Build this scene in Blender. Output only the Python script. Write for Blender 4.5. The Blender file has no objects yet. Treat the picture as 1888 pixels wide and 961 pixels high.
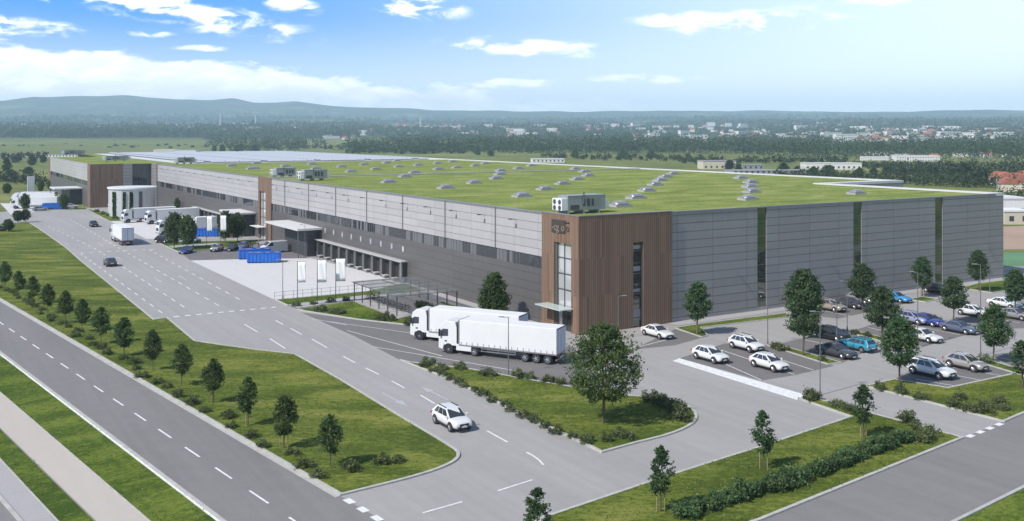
import bpy, bmesh, math, random
import numpy as np
from mathutils import Vector, Matrix, noise as mnoise
R = math.radians
random.seed(7)
SC = bpy.context.scene
COL = SC.collection

# ------------------------------------------------------------------ camera
CAM_H, FOC, HORIZON = 25.0, 1775.8, 246.5      # metres; pixels of the 1888 px wide photograph
cd = bpy.data.cameras.new('camera'); cam = bpy.data.objects.new('camera', cd); COL.objects.link(cam)
cam.location = (0, 0, CAM_H); cam.rotation_euler = (R(90), 0, 0)
cd.sensor_width = 36; cd.lens = 36 * FOC / 1888; cd.shift_y = -(480.5 - HORIZON) / 1888
cd.clip_start = 1; cd.clip_end = 40000
SC.camera = cam

# ------------------------------------------------------------------ light
SUN_EL, SUN_X, SUN_Y = 45, -0.79, -0.613          # the sun stands behind and to the left of the camera
to_sun = Vector((SUN_X * math.cos(R(SUN_EL)), SUN_Y * math.cos(R(SUN_EL)), math.sin(R(SUN_EL))))
ld = bpy.data.lights.new('sun', 'SUN'); ld.energy = 3.4; ld.angle = R(0.8); ld.color = (1, 0.955, 0.89)
sun = bpy.data.objects.new('sun', ld); COL.objects.link(sun)
sun.rotation_euler = (-to_sun).to_track_quat('-Z', 'Y').to_euler(); sun.location = (-100, -80, 200)
SC.view_settings.view_transform = 'Standard'; SC.view_settings.look = 'None'
SC.view_settings.gamma = 1; SC.view_settings.use_curve_mapping = False
SC.view_settings.exposure = 0.62
SC.render.engine = 'CYCLES'
cy = SC.cycles
cy.max_bounces = 6; cy.diffuse_bounces = 3; cy.glossy_bounces = 3; cy.transmission_bounces = 4
cy.transparent_max_bounces = 6; cy.volume_bounces = 1; cy.use_denoising = True
cy.caustics_reflective = False; cy.caustics_refractive = False; cy.sample_clamp_indirect = 6

def mth(nt, op, a, b=None, c=None, clamp=False):
    n = nt.nodes.new('ShaderNodeMath'); n.operation = op; n.use_clamp = clamp
    for i, v in enumerate((a, b, c)):
        if v is None: continue
        if isinstance(v, (int, float)): n.inputs[i].default_value = v
        else: nt.links.new(v, n.inputs[i])
    return n.outputs[0]
def maprange(nt, v, a, b, c=0.0, d=1.0, smooth=True):
    n = nt.nodes.new('ShaderNodeMapRange'); n.interpolation_type = 'SMOOTHSTEP' if smooth else 'LINEAR'
    nt.links.new(v, n.inputs[0])
    for i, x in enumerate((a, b, c, d)): n.inputs[i + 1].default_value = x
    return n.outputs[0]
def mixc(nt, f, a, b, mode='MIX'):
    n = nt.nodes.new('ShaderNodeMix'); n.data_type = 'RGBA'; n.blend_type = mode
    for i, v in ((0, f), (6, a), (7, b)):
        if isinstance(v, (int, float)): n.inputs[i].default_value = v
        elif isinstance(v, (tuple, list)): n.inputs[i].default_value = (*v[:3], 1)
        else: nt.links.new(v, n.inputs[i])
    return n.outputs[2]
def nz(nt, vec, scale, detail=4, rough=.55, dist=0):
    n = nt.nodes.new('ShaderNodeTexNoise'); n.inputs['Scale'].default_value = scale
    n.inputs['Detail'].default_value = detail; n.inputs['Roughness'].default_value = rough
    n.inputs['Distortion'].default_value = dist
    if vec is not None: nt.links.new(vec, n.inputs['Vector'])
    return n.outputs[0]
def comb(nt, x, y, z=0.0):
    n = nt.nodes.new('ShaderNodeCombineXYZ')
    for i, v in enumerate((x, y, z)):
        if isinstance(v, (int, float)): n.inputs[i].default_value = v
        else: nt.links.new(v, n.inputs[i])
    return n.outputs[0]
def sepxyz(nt, v):
    n = nt.nodes.new('ShaderNodeSeparateXYZ'); nt.links.new(v, n.inputs[0]); return n.outputs

def make_world():
    w = bpy.data.worlds.new('World'); SC.world = w; w.use_nodes = True
    nt = w.node_tree; nt.nodes.clear()
    out = nt.nodes.new('ShaderNodeOutputWorld'); bg = nt.nodes.new('ShaderNodeBackground')
    sky = nt.nodes.new('ShaderNodeTexSky'); sky.sky_type = 'NISHITA'; sky.sun_disc = False
    sky.sun_elevation = R(SUN_EL); sky.sun_rotation = math.atan2(SUN_X, SUN_Y); sky.altitude = 200
    sky.air_density = 1.0; sky.dust_density = 0.6; sky.ozone_density = 2.0
    tc = nt.nodes.new('ShaderNodeTexCoord')
    x, y, z = sepxyz(nt, tc.outputs['Generated'])
    # the direction as azimuth and elevation, in thousandths of a radian
    U = mth(nt, 'MULTIPLY', mth(nt, 'ARCTAN2', x, y), FOC)
    V = mth(nt, 'MULTIPLY', mth(nt, 'DIVIDE', z, mth(nt, 'SQRT', mth(nt, 'ADD', mth(nt, 'MULTIPLY', x, x), mth(nt, 'ADD', mth(nt, 'MULTIPLY', y, y), 1e-5)))), FOC)
    n1 = nz(nt, comb(nt, mth(nt, 'MULTIPLY', U, 1/210), mth(nt, 'MULTIPLY', V, 1/70), 3.1), 1.0, 7, .6)
    n2 = nz(nt, comb(nt, mth(nt, 'MULTIPLY', U, 1/75), mth(nt, 'MULTIPLY', V, 1/26), 8.7), 1.0, 6, .62, .4)
    # cloud bank over the hills
    top = mth(nt, 'MINIMUM', mth(nt, 'MAXIMUM', mth(nt, 'MULTIPLY_ADD', U, -0.098, 66.0), 30), 160)
    edge = mth(nt, 'SUBTRACT', mth(nt, 'MULTIPLY_ADD', mth(nt, 'SUBTRACT', n1, 0.5), 120.0, mth(nt, 'MULTIPLY_ADD', mth(nt, 'SUBTRACT', n2, .5), 60.0, top)), V)
    bank = maprange(nt, edge, -5, 12)
    bank = mth(nt, 'MULTIPLY', bank, maprange(nt, U, 500, -350, 0.1, 1.0))
    cover = bank
    for (u0, v0, su, sv, tilt, amp) in ((-610, 216, 215, 24, -.17, 1.0), (-395, 231, 48, 13, -.1, .9), (-180, 236, 80, 24, -.1, 1.1),
                                   (-640, 172, 36, 6, 0, .75), (440, 200, 140, 21, .05, .72), (690, 244, 115, 22, 0, 1.0), (320, 207, 90, 14, 0, .7), (20, 160, 150, 16, -.05, .8),
                                   (0, 92, 80, 9, 0, .75), (-880, 178, 120, 15, -.05, .9), (-560, 150, 40, 6, 0, .8), (-850, 236, 60, 7, -.25, .55), (240, 100, 90, 8, 0, .6)):
        du = mth(nt, 'MULTIPLY', mth(nt, 'SUBTRACT', U, u0), 1/su)
        dv = mth(nt, 'MULTIPLY', mth(nt, 'SUBTRACT', V, mth(nt, 'MULTIPLY_ADD', mth(nt, 'SUBTRACT', U, u0), tilt, v0)), 1/sv)
        g = mth(nt, 'EXPONENT', mth(nt, 'MULTIPLY', mth(nt, 'ADD', mth(nt, 'MULTIPLY', du, du), mth(nt, 'MULTIPLY', dv, dv)), -1.0))
        m = maprange(nt, mth(nt, 'MULTIPLY', g, mth(nt, 'MULTIPLY_ADD', n2, 4.2, -1.45)), .12, .62, 0, amp)
        cover = mth(nt, 'MAXIMUM', cover, m)
    # clear sky: deeper blue away from the horizon and from the hazy side
    deep = mth(nt, 'MULTIPLY', maprange(nt, V, -40, 235), maprange(nt, U, 1000, -700, .30, 1.0))
    clear = mixc(nt, deep, (11.3, 12.1, 12.7), (0.14, 2.6, 8.7))
    low = maprange(nt, V, 300, 800, 1, 0)
    base = mixc(nt, low, sky.outputs[0], clear)
    shade = maprange(nt, n2, .35, .75, 0, 1)
    cloudc = mixc(nt, shade, (10.8, 11.0, 11.6), (14.5, 14.4, 14.2))
    col = mixc(nt, cover, base, cloudc)
    nt.links.new(col, bg.inputs[0]); bg.inputs[1].default_value = 0.092
    nt.links.new(bg.outputs[0], out.inputs[0])
make_world()

# ------------------------------------------------------------------ geometry of the view
TH = 0.553916
UU = Vector((math.cos(TH), math.sin(TH), 0)); VV = Vector((-math.sin(TH), math.cos(TH), 0))
CORNER = Vector((8.345, 119.62, 0)); HH = 14.65
def G(px, py, z=0.0):
    Y = FOC * (CAM_H - z) / (py - HORIZON)
    return Vector(((px - 944) * Y / FOC, Y, z))
def LOC(px, py, z=0.0):
    d = G(px, py, z) - CORNER
    return (d.dot(UU), d.dot(VV))
def W(s, t, z=0.0):
    p = CORNER + UU * s + VV * t; p.z = z; return p
def tL(px):
    k = (px - 944) / FOC
    return (k * CORNER.y - CORNER.x) / (VV.x - k * VV.y)
def sR(px):
    k = (px - 944) / FOC
    return (k * CORNER.y - CORNER.x) / (UU.x - k * UU.y)
def ang(v): return math.atan2(v.y, v.x)
A_TOWARD = ang(-VV); A_AWAY = ang(VV); A_U = TH

# ------------------------------------------------------------------ objects
KIDS = {}
def tag(o, label=None, cat=None, group=None, kind=None):
    if label: o['label'] = label
    if cat: o['category'] = cat
    if group: o['group'] = group
    if kind: o['kind'] = kind
    return o
def link(o, parent=None):
    COL.objects.link(o)
    if parent is not None:
        o.parent = parent; KIDS.setdefault(parent.as_pointer(), []).append(o)
    return o
def thing(name, label, cat, loc=(0, 0, 0), rz=0, group=None):
    o = bpy.data.objects.new(name, None); o.empty_display_size = .3; link(o)
    o.location = loc; o.rotation_euler = (0, 0, rz)
    return tag(o, label, cat, group)
def copy_tree(o, parent=None):
    c = o.copy(); link(c, parent)
    for k in KIDS.get(o.as_pointer(), []): copy_tree(k, c)
    return c
def paint(o, old, new):
    """give this copy its own paint: swaps one material on a thing and its parts"""
    for x in [o] + KIDS.get(o.as_pointer(), []) + [g for k in KIDS.get(o.as_pointer(), []) for g in KIDS.get(k.as_pointer(), [])]:
        for s in getattr(x, 'material_slots', []):
            if s.material == old:
                s.link = 'OBJECT'; s.material = new

class MB:
    def __init__(s): s.v = []; s.f = []; s.m = []; s.M = None
    def add(s, vs, fs, mi=0):
        n = len(s.v)
        s.v += [tuple(x) for x in vs]; s.f += [tuple(n + i for i in f) for f in fs]
        s.m += [mi] * len(fs) if isinstance(mi, int) else list(mi)
        return s
    def poly(s, pts, mi=0): return s.add(pts, [tuple(range(len(pts)))], mi)
    def box(s, x0, x1, y0, y1, z0, z1, mi=0):
        vs = [(x, y, z) for z in (z0, z1) for y in (y0, y1) for x in (x0, x1)]
        return s.add(vs, [(0, 2, 3, 1), (4, 5, 7, 6), (0, 1, 5, 4), (1, 3, 7, 5), (3, 2, 6, 7), (2, 0, 4, 6)], mi)
    def prism(s, poly, z0, z1, mi=0, top=None):
        n = len(poly)
        a = sum(poly[i][0] * poly[(i+1) % n][1] - poly[(i+1) % n][0] * poly[i][1] for i in range(n))
        if a < 0: poly = poly[::-1]
        vs = [(p[0], p[1], z0) for p in poly] + [(p[0], p[1], z1) for p in poly]
        fs = [tuple(range(n))[::-1], tuple(range(n, 2*n))] + [(i, (i+1) % n, n + (i+1) % n, n + i) for i in range(n)]
        return s.add(vs, fs, [mi, mi if top is None else top] + [mi] * n)
    def extrude_xz(s, prof, y0, y1, mi=0):
        """profile in x,z pushed along y"""
        n = len(prof)
        vs = [(p[0], y0, p[1]) for p in prof] + [(p[0], y1, p[1]) for p in prof]
        return s.add(vs, [tuple(range(n)), tuple(range(n, 2*n))[::-1]] + [(i, n + i, n + (i+1) % n, (i+1) % n) for i in range(n)], mi)
    def tube(s, p0, p1, r0, r1=None, n=8, mi=0, cap=True):
        p0 = Vector(p0); p1 = Vector(p1); r1 = r0 if r1 is None else r1
        d = (p1 - p0).normalized(); a = d.orthogonal().normalized(); b = d.cross(a)
        vs = []
        for p, r in ((p0, r0), (p1, r1)):
            for i in range(n):
                t = 2 * math.pi * i / n; vs.append(p + a * (r * math.cos(t)) + b * (r * math.sin(t)))
        fs = [(i, (i+1) % n, n + (i+1) % n, n + i) for i in range(n)]
        if cap: fs += [tuple(range(n))[::-1], tuple(range(n, 2*n))]
        return s.add(vs, fs, mi)
    def lathe_y(s, prof, c=(0, 0, 0), n=20, mi=0):
        """profile of (radius, y) turned about the y axis"""
        k = len(prof); vs = []
        for i in range(n):
            t = 2 * math.pi * i / n
            vs += [(c[0] + r * math.cos(t), c[1] + y, c[2] + r * math.sin(t)) for r, y in prof]
        fs = [(i*k + j, i*k + j + 1, ((i+1) % n)*k + j + 1, ((i+1) % n)*k + j) for i in range(n) for j in range(k-1)]
        return s.add(vs, fs, mi)
    def build(s, name, mats, parent=None, smooth=False, bevel=0, sub=0):
        me = bpy.data.meshes.new(name); me.from_pydata(s.v, [], s.f)
        for m in (mats if isinstance(mats, (list, tuple)) else [mats]): me.materials.append(m)
        if any(s.m): me.polygons.foreach_set('material_index', s.m)
        bm = bmesh.new(); bm.from_mesh(me); bmesh.ops.recalc_face_normals(bm, faces=bm.faces); bm.to_mesh(me); bm.free()
        if smooth: me.polygons.foreach_set('use_smooth', [True] * len(me.polygons))
        o = bpy.data.objects.new(name, me); link(o, parent)
        if bevel:
            md = o.modifiers.new('soft edge', 'BEVEL'); md.width = bevel; md.segments = 2; md.limit_method = 'ANGLE'
        if sub:
            md = o.modifiers.new('round', 'SUBSURF'); md.levels = sub; md.render_levels = sub
        return o

WORDS1 = 'first second third fourth fifth sixth seventh eighth ninth tenth eleventh twelfth thirteenth fourteenth fifteenth sixteenth seventeenth eighteenth nineteenth'.split()
def ordinal(i):
    if i < 19: return WORDS1[i]
    t, u = divmod(i + 1, 10); tens = ['', '', 'twent', 'thirt', 'fort', 'fift', 'sixt'][t]
    return tens + 'ieth' if u == 0 else tens + 'y-' + WORDS1[u - 1]

# ------------------------------------------------------------------ materials
def mat(name, col, rough=.6, metal=0.0, var=0.0, vscale=1.0, bump=0.0, bscale=8.0, spec=.5, coat=0.0):
    m = bpy.data.materials.new(name); m.use_nodes = True; nt = m.node_tree
    b = nt.nodes['Principled BSDF']
    b.inputs['Base Color'].default_value = (*col, 1); b.inputs['Roughness'].default_value = rough
    b.inputs['Metallic'].default_value = metal; b.inputs['Specular IOR Level'].default_value = spec
    b.inputs['Coat Weight'].default_value = coat; b.inputs['Coat Roughness'].default_value = .05
    tc = nt.nodes.new('ShaderNodeTexCoord')
    if var:
        n = nz(nt, tc.outputs['Object'], vscale, 5, .6)
        f = maprange(nt, n, .3, .7, 1 - var, 1 + var, False)
        hsv = nt.nodes.new('ShaderNodeHueSaturation'); hsv.inputs['Color'].default_value = (*col, 1)
        nt.links.new(f, hsv.inputs['Value']); nt.links.new(hsv.outputs[0], b.inputs['Base Color'])
    if bump:
        bp = nt.nodes.new('ShaderNodeBump'); bp.inputs['Strength'].default_value = bump; bp.inputs['Distance'].default_value = .02
        nt.links.new(nz(nt, tc.outputs['Object'], bscale, 4), bp.inputs['Height']); nt.links.new(bp.outputs[0], b.inputs['Normal'])
    return m

def mat_asphalt(name, col, patch=.12, joint=False):
    m = bpy.data.materials.new(name); m.use_nodes = True; nt = m.node_tree; b = nt.nodes['Principled BSDF']
    geo = nt.nodes.new('ShaderNodeNewGeometry'); P = geo.outputs['Position']
    x, y, z = sepxyz(nt, P)
    along = mth(nt, 'ADD', mth(nt, 'MULTIPLY', x, VV.x), mth(nt, 'MULTIPLY', y, VV.y))
    across = mth(nt, 'ADD', mth(nt, 'MULTIPLY', x, UU.x), mth(nt, 'MULTIPLY', y, UU.y))
    big = nz(nt, comb(nt, mth(nt, 'MULTIPLY', along, .03), mth(nt, 'MULTIPLY', across, .16)), 1, 5, .6)
    fine = nz(nt, P, 9, 3, .7); mid = nz(nt, P, .7, 6, .65)
    v = mth(nt, 'ADD', mth(nt, 'MULTIPLY', mth(nt, 'SUBTRACT', big, .5), patch * 2.2),
            mth(nt, 'ADD', mth(nt, 'MULTIPLY', mth(nt, 'SUBTRACT', mid, .5), patch * 1.2), mth(nt, 'MULTIPLY', mth(nt, 'SUBTRACT', fine, .5), .22)))
    streak = nz(nt, comb(nt, mth(nt, 'MULTIPLY', along, .012), mth(nt, 'MULTIPLY', across, 1.1)), 1, 4, .55)
    val = mth(nt, 'ADD', mth(nt, 'ADD', v, 1.0), mth(nt, 'MULTIPLY', mth(nt, 'SUBTRACT', streak, .5), patch * 1.6))
    if joint:
        for c, s in ((along, 6.0), (across, 5.0)):
            fr = mth(nt, 'FRACT', mth(nt, 'MULTIPLY', c, 1/s))
            val = mth(nt, 'MULTIPLY', val, maprange(nt, mth(nt, 'ABSOLUTE', mth(nt, 'SUBTRACT', fr, .5)), .0, .012, .82, 1))
    hsv = nt.nodes.new('ShaderNodeHueSaturation'); hsv.inputs['Color'].default_value = (*col, 1)
    nt.links.new(val, hsv.inputs['Value']); nt.links.new(hsv.outputs[0], b.inputs['Base Color'])
    b.inputs['Roughness'].default_value = .85; b.inputs['Specular IOR Level'].default_value = .35
    bp = nt.nodes.new('ShaderNodeBump'); bp.inputs['Strength'].default_value = .25; bp.inputs['Distance'].default_value = .01
    nt.links.new(fine, bp.inputs['Height']); nt.links.new(bp.outputs[0], b.inputs['Normal'])
    return m

def mat_grass(name, dark, light, dry, rot=0.0, dryness=.65):
    m = bpy.data.materials.new(name); m.use_nodes = True; nt = m.node_tree; b = nt.nodes['Principled BSDF']
    geo = nt.nodes.new('ShaderNodeNewGeometry'); P = geo.outputs['Position']
    x, y, z = sepxyz(nt, P)
    c, s = math.cos(rot), math.sin(rot)
    a = mth(nt, 'ADD', mth(nt, 'MULTIPLY', x, c), mth(nt, 'MULTIPLY', y, s))
    d = mth(nt, 'ADD', mth(nt, 'MULTIPLY', x, -s), mth(nt, 'MULTIPLY', y, c))
    patch = nz(nt, comb(nt, mth(nt, 'MULTIPLY', a, .09), mth(nt, 'MULTIPLY', d, .22)), 1, 5, .6, .6)
    tuft = nz(nt, comb(nt, mth(nt, 'MULTIPLY', a, 1.6), mth(nt, 'MULTIPLY', d, 2.6), z), 1, 6, .72)
    blade = nz(nt, P, 11, 3, .7)
    f = mth(nt, 'ADD', mth(nt, 'MULTIPLY', patch, .9), mth(nt, 'MULTIPLY', mth(nt, 'SUBTRACT', tuft, .5), .9))
    col = mixc(nt, maprange(nt, f, .28, .66), dark, light)
    col = mixc(nt, mth(nt, 'MULTIPLY', maprange(nt, mth(nt, 'ADD', patch, mth(nt, 'MULTIPLY', mth(nt, 'SUBTRACT', tuft, .5), .35)), .50, .74), dryness), col, dry)
    hsv = nt.nodes.new('ShaderNodeHueSaturation'); nt.links.new(col, hsv.inputs['Color'])
    nt.links.new(maprange(nt, blade, .25, .75, .62, 1.38, False), hsv.inputs['Value'])
    nt.links.new(hsv.outputs[0], b.inputs['Base Color'])
    b.inputs['Roughness'].default_value = .95; b.inputs['Specular IOR Level'].default_value = .1
    bp = nt.nodes.new('ShaderNodeBump'); bp.inputs['Strength'].default_value = .9; bp.inputs['Distance'].default_value = .12
    nt.links.new(mth(nt, 'ADD', mth(nt, 'MULTIPLY', tuft, .8), mth(nt, 'MULTIPLY', blade, .35)), bp.inputs['Height']); nt.links.new(bp.outputs[0], b.inputs['Normal'])
    return m

def mat_panel(name, col, row, wide, seam=.55, metal=0.0, rough=.45, vary=.05, voff=0.0):
    """sheet cladding: horizontal seams every «row» metres, upright joints every «wide» metres"""
    m = bpy.data.materials.new(name); m.use_nodes = True; nt = m.node_tree; b = nt.nodes['Principled BSDF']
    tc = nt.nodes.new('ShaderNodeTexCoord'); x, y, z = sepxyz(nt, tc.outputs['Object'])
    h = mth(nt, 'ADD', x, y)
    rz_ = mth(nt, 'MULTIPLY', mth(nt, 'ADD', z, voff), 1/row); rh = mth(nt, 'MULTIPLY', h, 1/wide)
    dz = mth(nt, 'MULTIPLY', mth(nt, 'ABSOLUTE', mth(nt, 'SUBTRACT', mth(nt, 'FRACT', rz_), .5)), row)
    dh = mth(nt, 'MULTIPLY', mth(nt, 'ABSOLUTE', mth(nt, 'SUBTRACT', mth(nt, 'FRACT', rh), .5)), wide)
    s1 = maprange(nt, dz, .035, .075, 1 - seam, 1); s2 = maprange(nt, dh, .03, .07, 1 - seam * .7, 1)
    cell = nt.nodes.new('ShaderNodeTexWhiteNoise'); cell.noise_dimensions = '2D'
    nt.links.new(comb(nt, mth(nt, 'FLOOR', mth(nt, 'ADD', rz_, .5)), mth(nt, 'FLOOR', mth(nt, 'ADD', rh, .5))), cell.inputs['Vector'])
    dirt = nz(nt, comb(nt, mth(nt, 'MULTIPLY', h, .9), mth(nt, 'MULTIPLY', z, .12)), 1, 5, .6)
    val = mth(nt, 'MULTIPLY', mth(nt, 'MULTIPLY', s1, s2), mth(nt, 'ADD', maprange(nt, cell.outputs[0], 0, 1, 1 - vary, 1 + vary, False), mth(nt, 'MULTIPLY', mth(nt, 'SUBTRACT', dirt, .5), .16)))
    hsv = nt.nodes.new('ShaderNodeHueSaturation'); hsv.inputs['Color'].default_value = (*col, 1)
    nt.links.new(val, hsv.inputs['Value']); nt.links.new(hsv.outputs[0], b.inputs['Base Color'])
    b.inputs['Roughness'].default_value = rough; b.inputs['Metallic'].default_value = metal
    bp = nt.nodes.new('ShaderNodeBump'); bp.inputs['Strength'].default_value = .5; bp.inputs['Distance'].default_value = .03
    nt.links.new(mth(nt, 'MINIMUM', s1, s2), bp.inputs['Height']); nt.links.new(bp.outputs[0], b.inputs['Normal'])
    return m

def mat_timber(name, board=.34):
    m = bpy.data.materials.new(name); m.use_nodes = True; nt = m.node_tree; b = nt.nodes['Principled BSDF']
    tc = nt.nodes.new('ShaderNodeTexCoord'); x, y, z = sepxyz(nt, tc.outputs['Object'])
    h = mth(nt, 'MULTIPLY', mth(nt, 'ADD', x, y), 1/board)
    fr = mth(nt, 'FRACT', h); gap = maprange(nt, mth(nt, 'ABSOLUTE', mth(nt, 'SUBTRACT', fr, .5)), .36, .46, 1, .35)
    wn = nt.nodes.new('ShaderNodeTexWhiteNoise'); wn.noise_dimensions = '2D'
    nt.links.new(comb(nt, mth(nt, 'FLOOR', h), mth(nt, 'FLOOR', mth(nt, 'MULTIPLY', z, 1/4.7))), wn.inputs['Vector'])
    grain = nz(nt, comb(nt, mth(nt, 'MULTIPLY', h, 2.2), mth(nt, 'MULTIPLY', z, .35)), 1, 5, .6)
    wide = nz(nt, comb(nt, mth(nt, 'MULTIPLY', h, .25), mth(nt, 'MULTIPLY', z, .05)), 1, 3)
    f = mth(nt, 'ADD', mth(nt, 'MULTIPLY', wn.outputs[0], .55), mth(nt, 'MULTIPLY', grain, .5))
    col = mixc(nt, maprange(nt, f, .1, .95, 0, 1, False), (.122, .071, .046), (.285, .172, .110))
    col = mixc(nt, maprange(nt, wide, .35, .7), col, (.215, .14, .090))
    hsv = nt.nodes.new('ShaderNodeHueSaturation'); nt.links.new(col, hsv.inputs['Color']); nt.links.new(gap, hsv.inputs['Value'])
    nt.links.new(hsv.outputs[0], b.inputs['Base Color']); b.inputs['Roughness'].default_value = .7
    bp = nt.nodes.new('ShaderNodeBump'); bp.inputs['Strength'].default_value = .6; bp.inputs['Distance'].default_value = .04
    nt.links.new(gap, bp.inputs['Height']); nt.links.new(bp.outputs[0], b.inputs['Normal'])
    return m

def mat_leaf(name, dark, light, trans=.40, scale=.6):
    m = bpy.data.materials.new(name); m.use_nodes = True; nt = m.node_tree; b = nt.nodes['Principled BSDF']
    geo = nt.nodes.new('ShaderNodeNewGeometry')
    oi = nt.nodes.new('ShaderNodeObjectInfo')
    n = nz(nt, geo.outputs['Position'], scale, 3)
    f = mth(nt, 'ADD', mth(nt, 'MULTIPLY', geo.outputs['Random Per Island'], .6), mth(nt, 'MULTIPLY', mth(nt, 'SUBTRACT', n, .3), .9))
    col = mixc(nt, maprange(nt, f, 0, 1), dark, light)
    hsv = nt.nodes.new('ShaderNodeHueSaturation'); nt.links.new(col, hsv.inputs['Color'])
    nt.links.new(maprange(nt, oi.outputs['Random'], 0, 1, .85, 1.15, False), hsv.inputs['Value'])
    nt.links.new(maprange(nt, oi.outputs['Random'], 0, 1, .49, .51, False), hsv.inputs['Hue'])
    nt.links.new(hsv.outputs[0], b.inputs['Base Color'])
    b.inputs['Roughness'].default_value = .55; b.inputs['Specular IOR Level'].default_value = .3
    tr = nt.nodes.new('ShaderNodeBsdfTranslucent'); nt.links.new(hsv.outputs[0], tr.inputs[0])
    mx = nt.nodes.new('ShaderNodeMixShader'); mx.inputs[0].default_value = trans
    nt.links.new(b.outputs[0], mx.inputs[1]); nt.links.new(tr.outputs[0], mx.inputs[2])
    nt.links.new(mx.outputs[0], nt.nodes['Material Output'].inputs[0])
    return m

def mat_roofgreen(name):
    m = mat_grass(name, (.135, .18, .038), (.275, .31, .085), (.33, .30, .13), rot=TH, dryness=.45)
    return m

def mat_clear_glass(name, col=(.75, .82, .80), alpha=.45):
    m = mat(name, col, .08); m.node_tree.nodes['Principled BSDF'].inputs['Alpha'].default_value = alpha
    return m

M = {}
M['asphalt_light'] = mat_asphalt('worn light asphalt', (.315, .302, .292), .15)
M['asphalt_mid'] = mat_asphalt('bay asphalt', (.160, .150, .147), .14)
M['asphalt_dark'] = mat_asphalt('road asphalt', (.200, .190, .184), .17)
M['concrete_white'] = mat_asphalt('white concrete yard', (.55, .535, .525), .05, True)
M['concrete_path'] = mat_asphalt('beige path concrete', (.45, .405, .355), .06)
M['concrete_grey'] = mat_asphalt('grey slab path', (.36, .345, .34), .08, True)
M['kerb'] = mat('kerb stone', (.41, .40, .37), .8, var=.15, vscale=1.5)
M['paint_white'] = mat('road paint white', (.68, .68, .67), .7, var=.18, vscale=2.5)
M['paint_worn'] = mat('road paint worn', (.40, .40, .40), .8, var=.2, vscale=2.5)
M['grass'] = mat_grass('mown verge grass', (.058, .086, .014), (.165, .198, .032), (.245, .22, .068))
M['grass_lush'] = mat_grass('lush strip grass', (.048, .082, .012), (.145, .19, .028), (.185, .185, .048), rot=.7, dryness=.35)
M['roof_green'] = mat_roofgreen('sedum roof')
M['panel_light'] = mat_panel('pale wall cladding', (.405, .392, .39), 1.15, 6.0, .40, rough=.4)
M['panel_dark'] = mat_panel('dark lower cladding', (.108, .102, .098), 1.15, 6.0, .3)
M['panel_grey'] = mat_panel('grey end cladding', (.285, .276, .272), 1.13, 6.4, .5, metal=.15, rough=.38)
M['timber'] = mat_timber('brown timber boards')
M['glass'] = mat('dark window glass', (.035, .04, .045), .04, metal=.0, spec=.9)
M['glass_bright'] = mat('reflecting stair glass', (.72, .73, .73), .08, metal=.5)
M['glass_slot'] = mat('tall slot glass', (.20, .22, .19), .03, metal=.8)
M['frame'] = mat('window frame', (.09, .09, .09), .5)
M['frame_grey'] = mat('grey frame', (.24, .24, .245), .45, metal=.2)
M['steel'] = mat('galvanised steel', (.30, .31, .32), .4, metal=.6, var=.1)
M['steel_dark'] = mat('dark steel post', (.13, .135, .14), .45, metal=.3)
M['white_sheet'] = mat('white membrane', (.60, .59, .58), .55, var=.06, vscale=.6)
M['white_metal'] = mat('white painted metal', (.72, .72, .71), .4, var=.04)
M['unit_grey'] = mat('air unit sheet', (.30, .31, .315), .4, metal=.2, var=.05)
M['unit_dark'] = mat('air unit louvre', (.06, .065, .07), .5)
M['hood'] = mat('skylight dome', (.225, .22, .25), .25, coat=.3)
M['dark_void'] = mat('dark interior', (.022, .021, .02), .8)
M['dock_grey'] = mat('dock pillar', (.10, .10, .098), .6, var=.1)
M['solar'] = mat('solar glass', (.48, .50, .54), .4, metal=.0)
M['rubber'] = mat('tyre rubber', (.025, .025, .026), .8)
M['rim'] = mat('wheel rim', (.48, .48, .5), .3, metal=.6)
M['car_glass'] = mat('car glass', (.045, .05, .06), .04, spec=.9, metal=.15)
M['trim'] = mat('black trim', (.02, .02, .022), .5)
M['lamp_clear'] = mat('headlight lens', (.62, .64, .67), .1, coat=.5)
M['lamp_red'] = mat('tail light lens', (.42, .02, .015), .15, coat=.5)
M['plate'] = mat('number plate', (.7, .7, .66), .5)
M['curtain'] = mat('trailer curtain', (.70, .70, .69), .5, var=.03, vscale=.5, bump=.3, bscale=1.2)
M['cab_white'] = mat('cab paint white', (.70, .70, .69), .3, coat=.5)
M['door_blue'] = mat('trailer door', (.56, .61, .72), .4)
M['skip_blue'] = mat('blue skip steel', (.018, .15, .58), .4, var=.12)
M['bark'] = mat('tree bark', (.11, .085, .06), .9, var=.25, vscale=6, bump=.5, bscale=14)
M['stake'] = mat('tree stake wood', (.30, .235, .14), .8, var=.15, vscale=4)
M['flag'] = mat('banner cloth', (.82, .82, .80), .7)
M['leaf_row'] = mat_leaf('roadside tree leaves', (.040, .074, .024), (.14, .20, .062))
M['leaf_park'] = mat_leaf('car park tree leaves', (.034, .074, .028), (.125, .19, .072))
M['leaf_big'] = mat_leaf('maple leaves', (.040, .075, .022), (.16, .215, .062))
M['leaf_column'] = mat_leaf('columnar tree leaves', (.027, .06, .022), (.10, .17, .058))
M['leaf_shrub'] = mat_leaf('shrub leaves', (.072, .095, .036), (.19, .22, .09))
M['leaf_hedge'] = mat_leaf('hedge leaves', (.042, .09, .030), (.15, .22, .085))
M['leaf_far'] = mat_leaf('far woodland leaves', (.018, .036, .014), (.058, .088, .028), .15, .02)
M['leaf_ivy'] = mat_leaf('climbing plant leaves', (.03, .06, .015), (.09, .14, .03))
M['render_white'] = mat('white render wall', (.66, .64, .61), .8, var=.06)
M['render_cream'] = mat('cream render wall', (.55, .49, .39), .8, var=.06)
M['tile_red'] = mat('red roof tiles', (.30, .10, .06), .8, var=.15)
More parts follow.
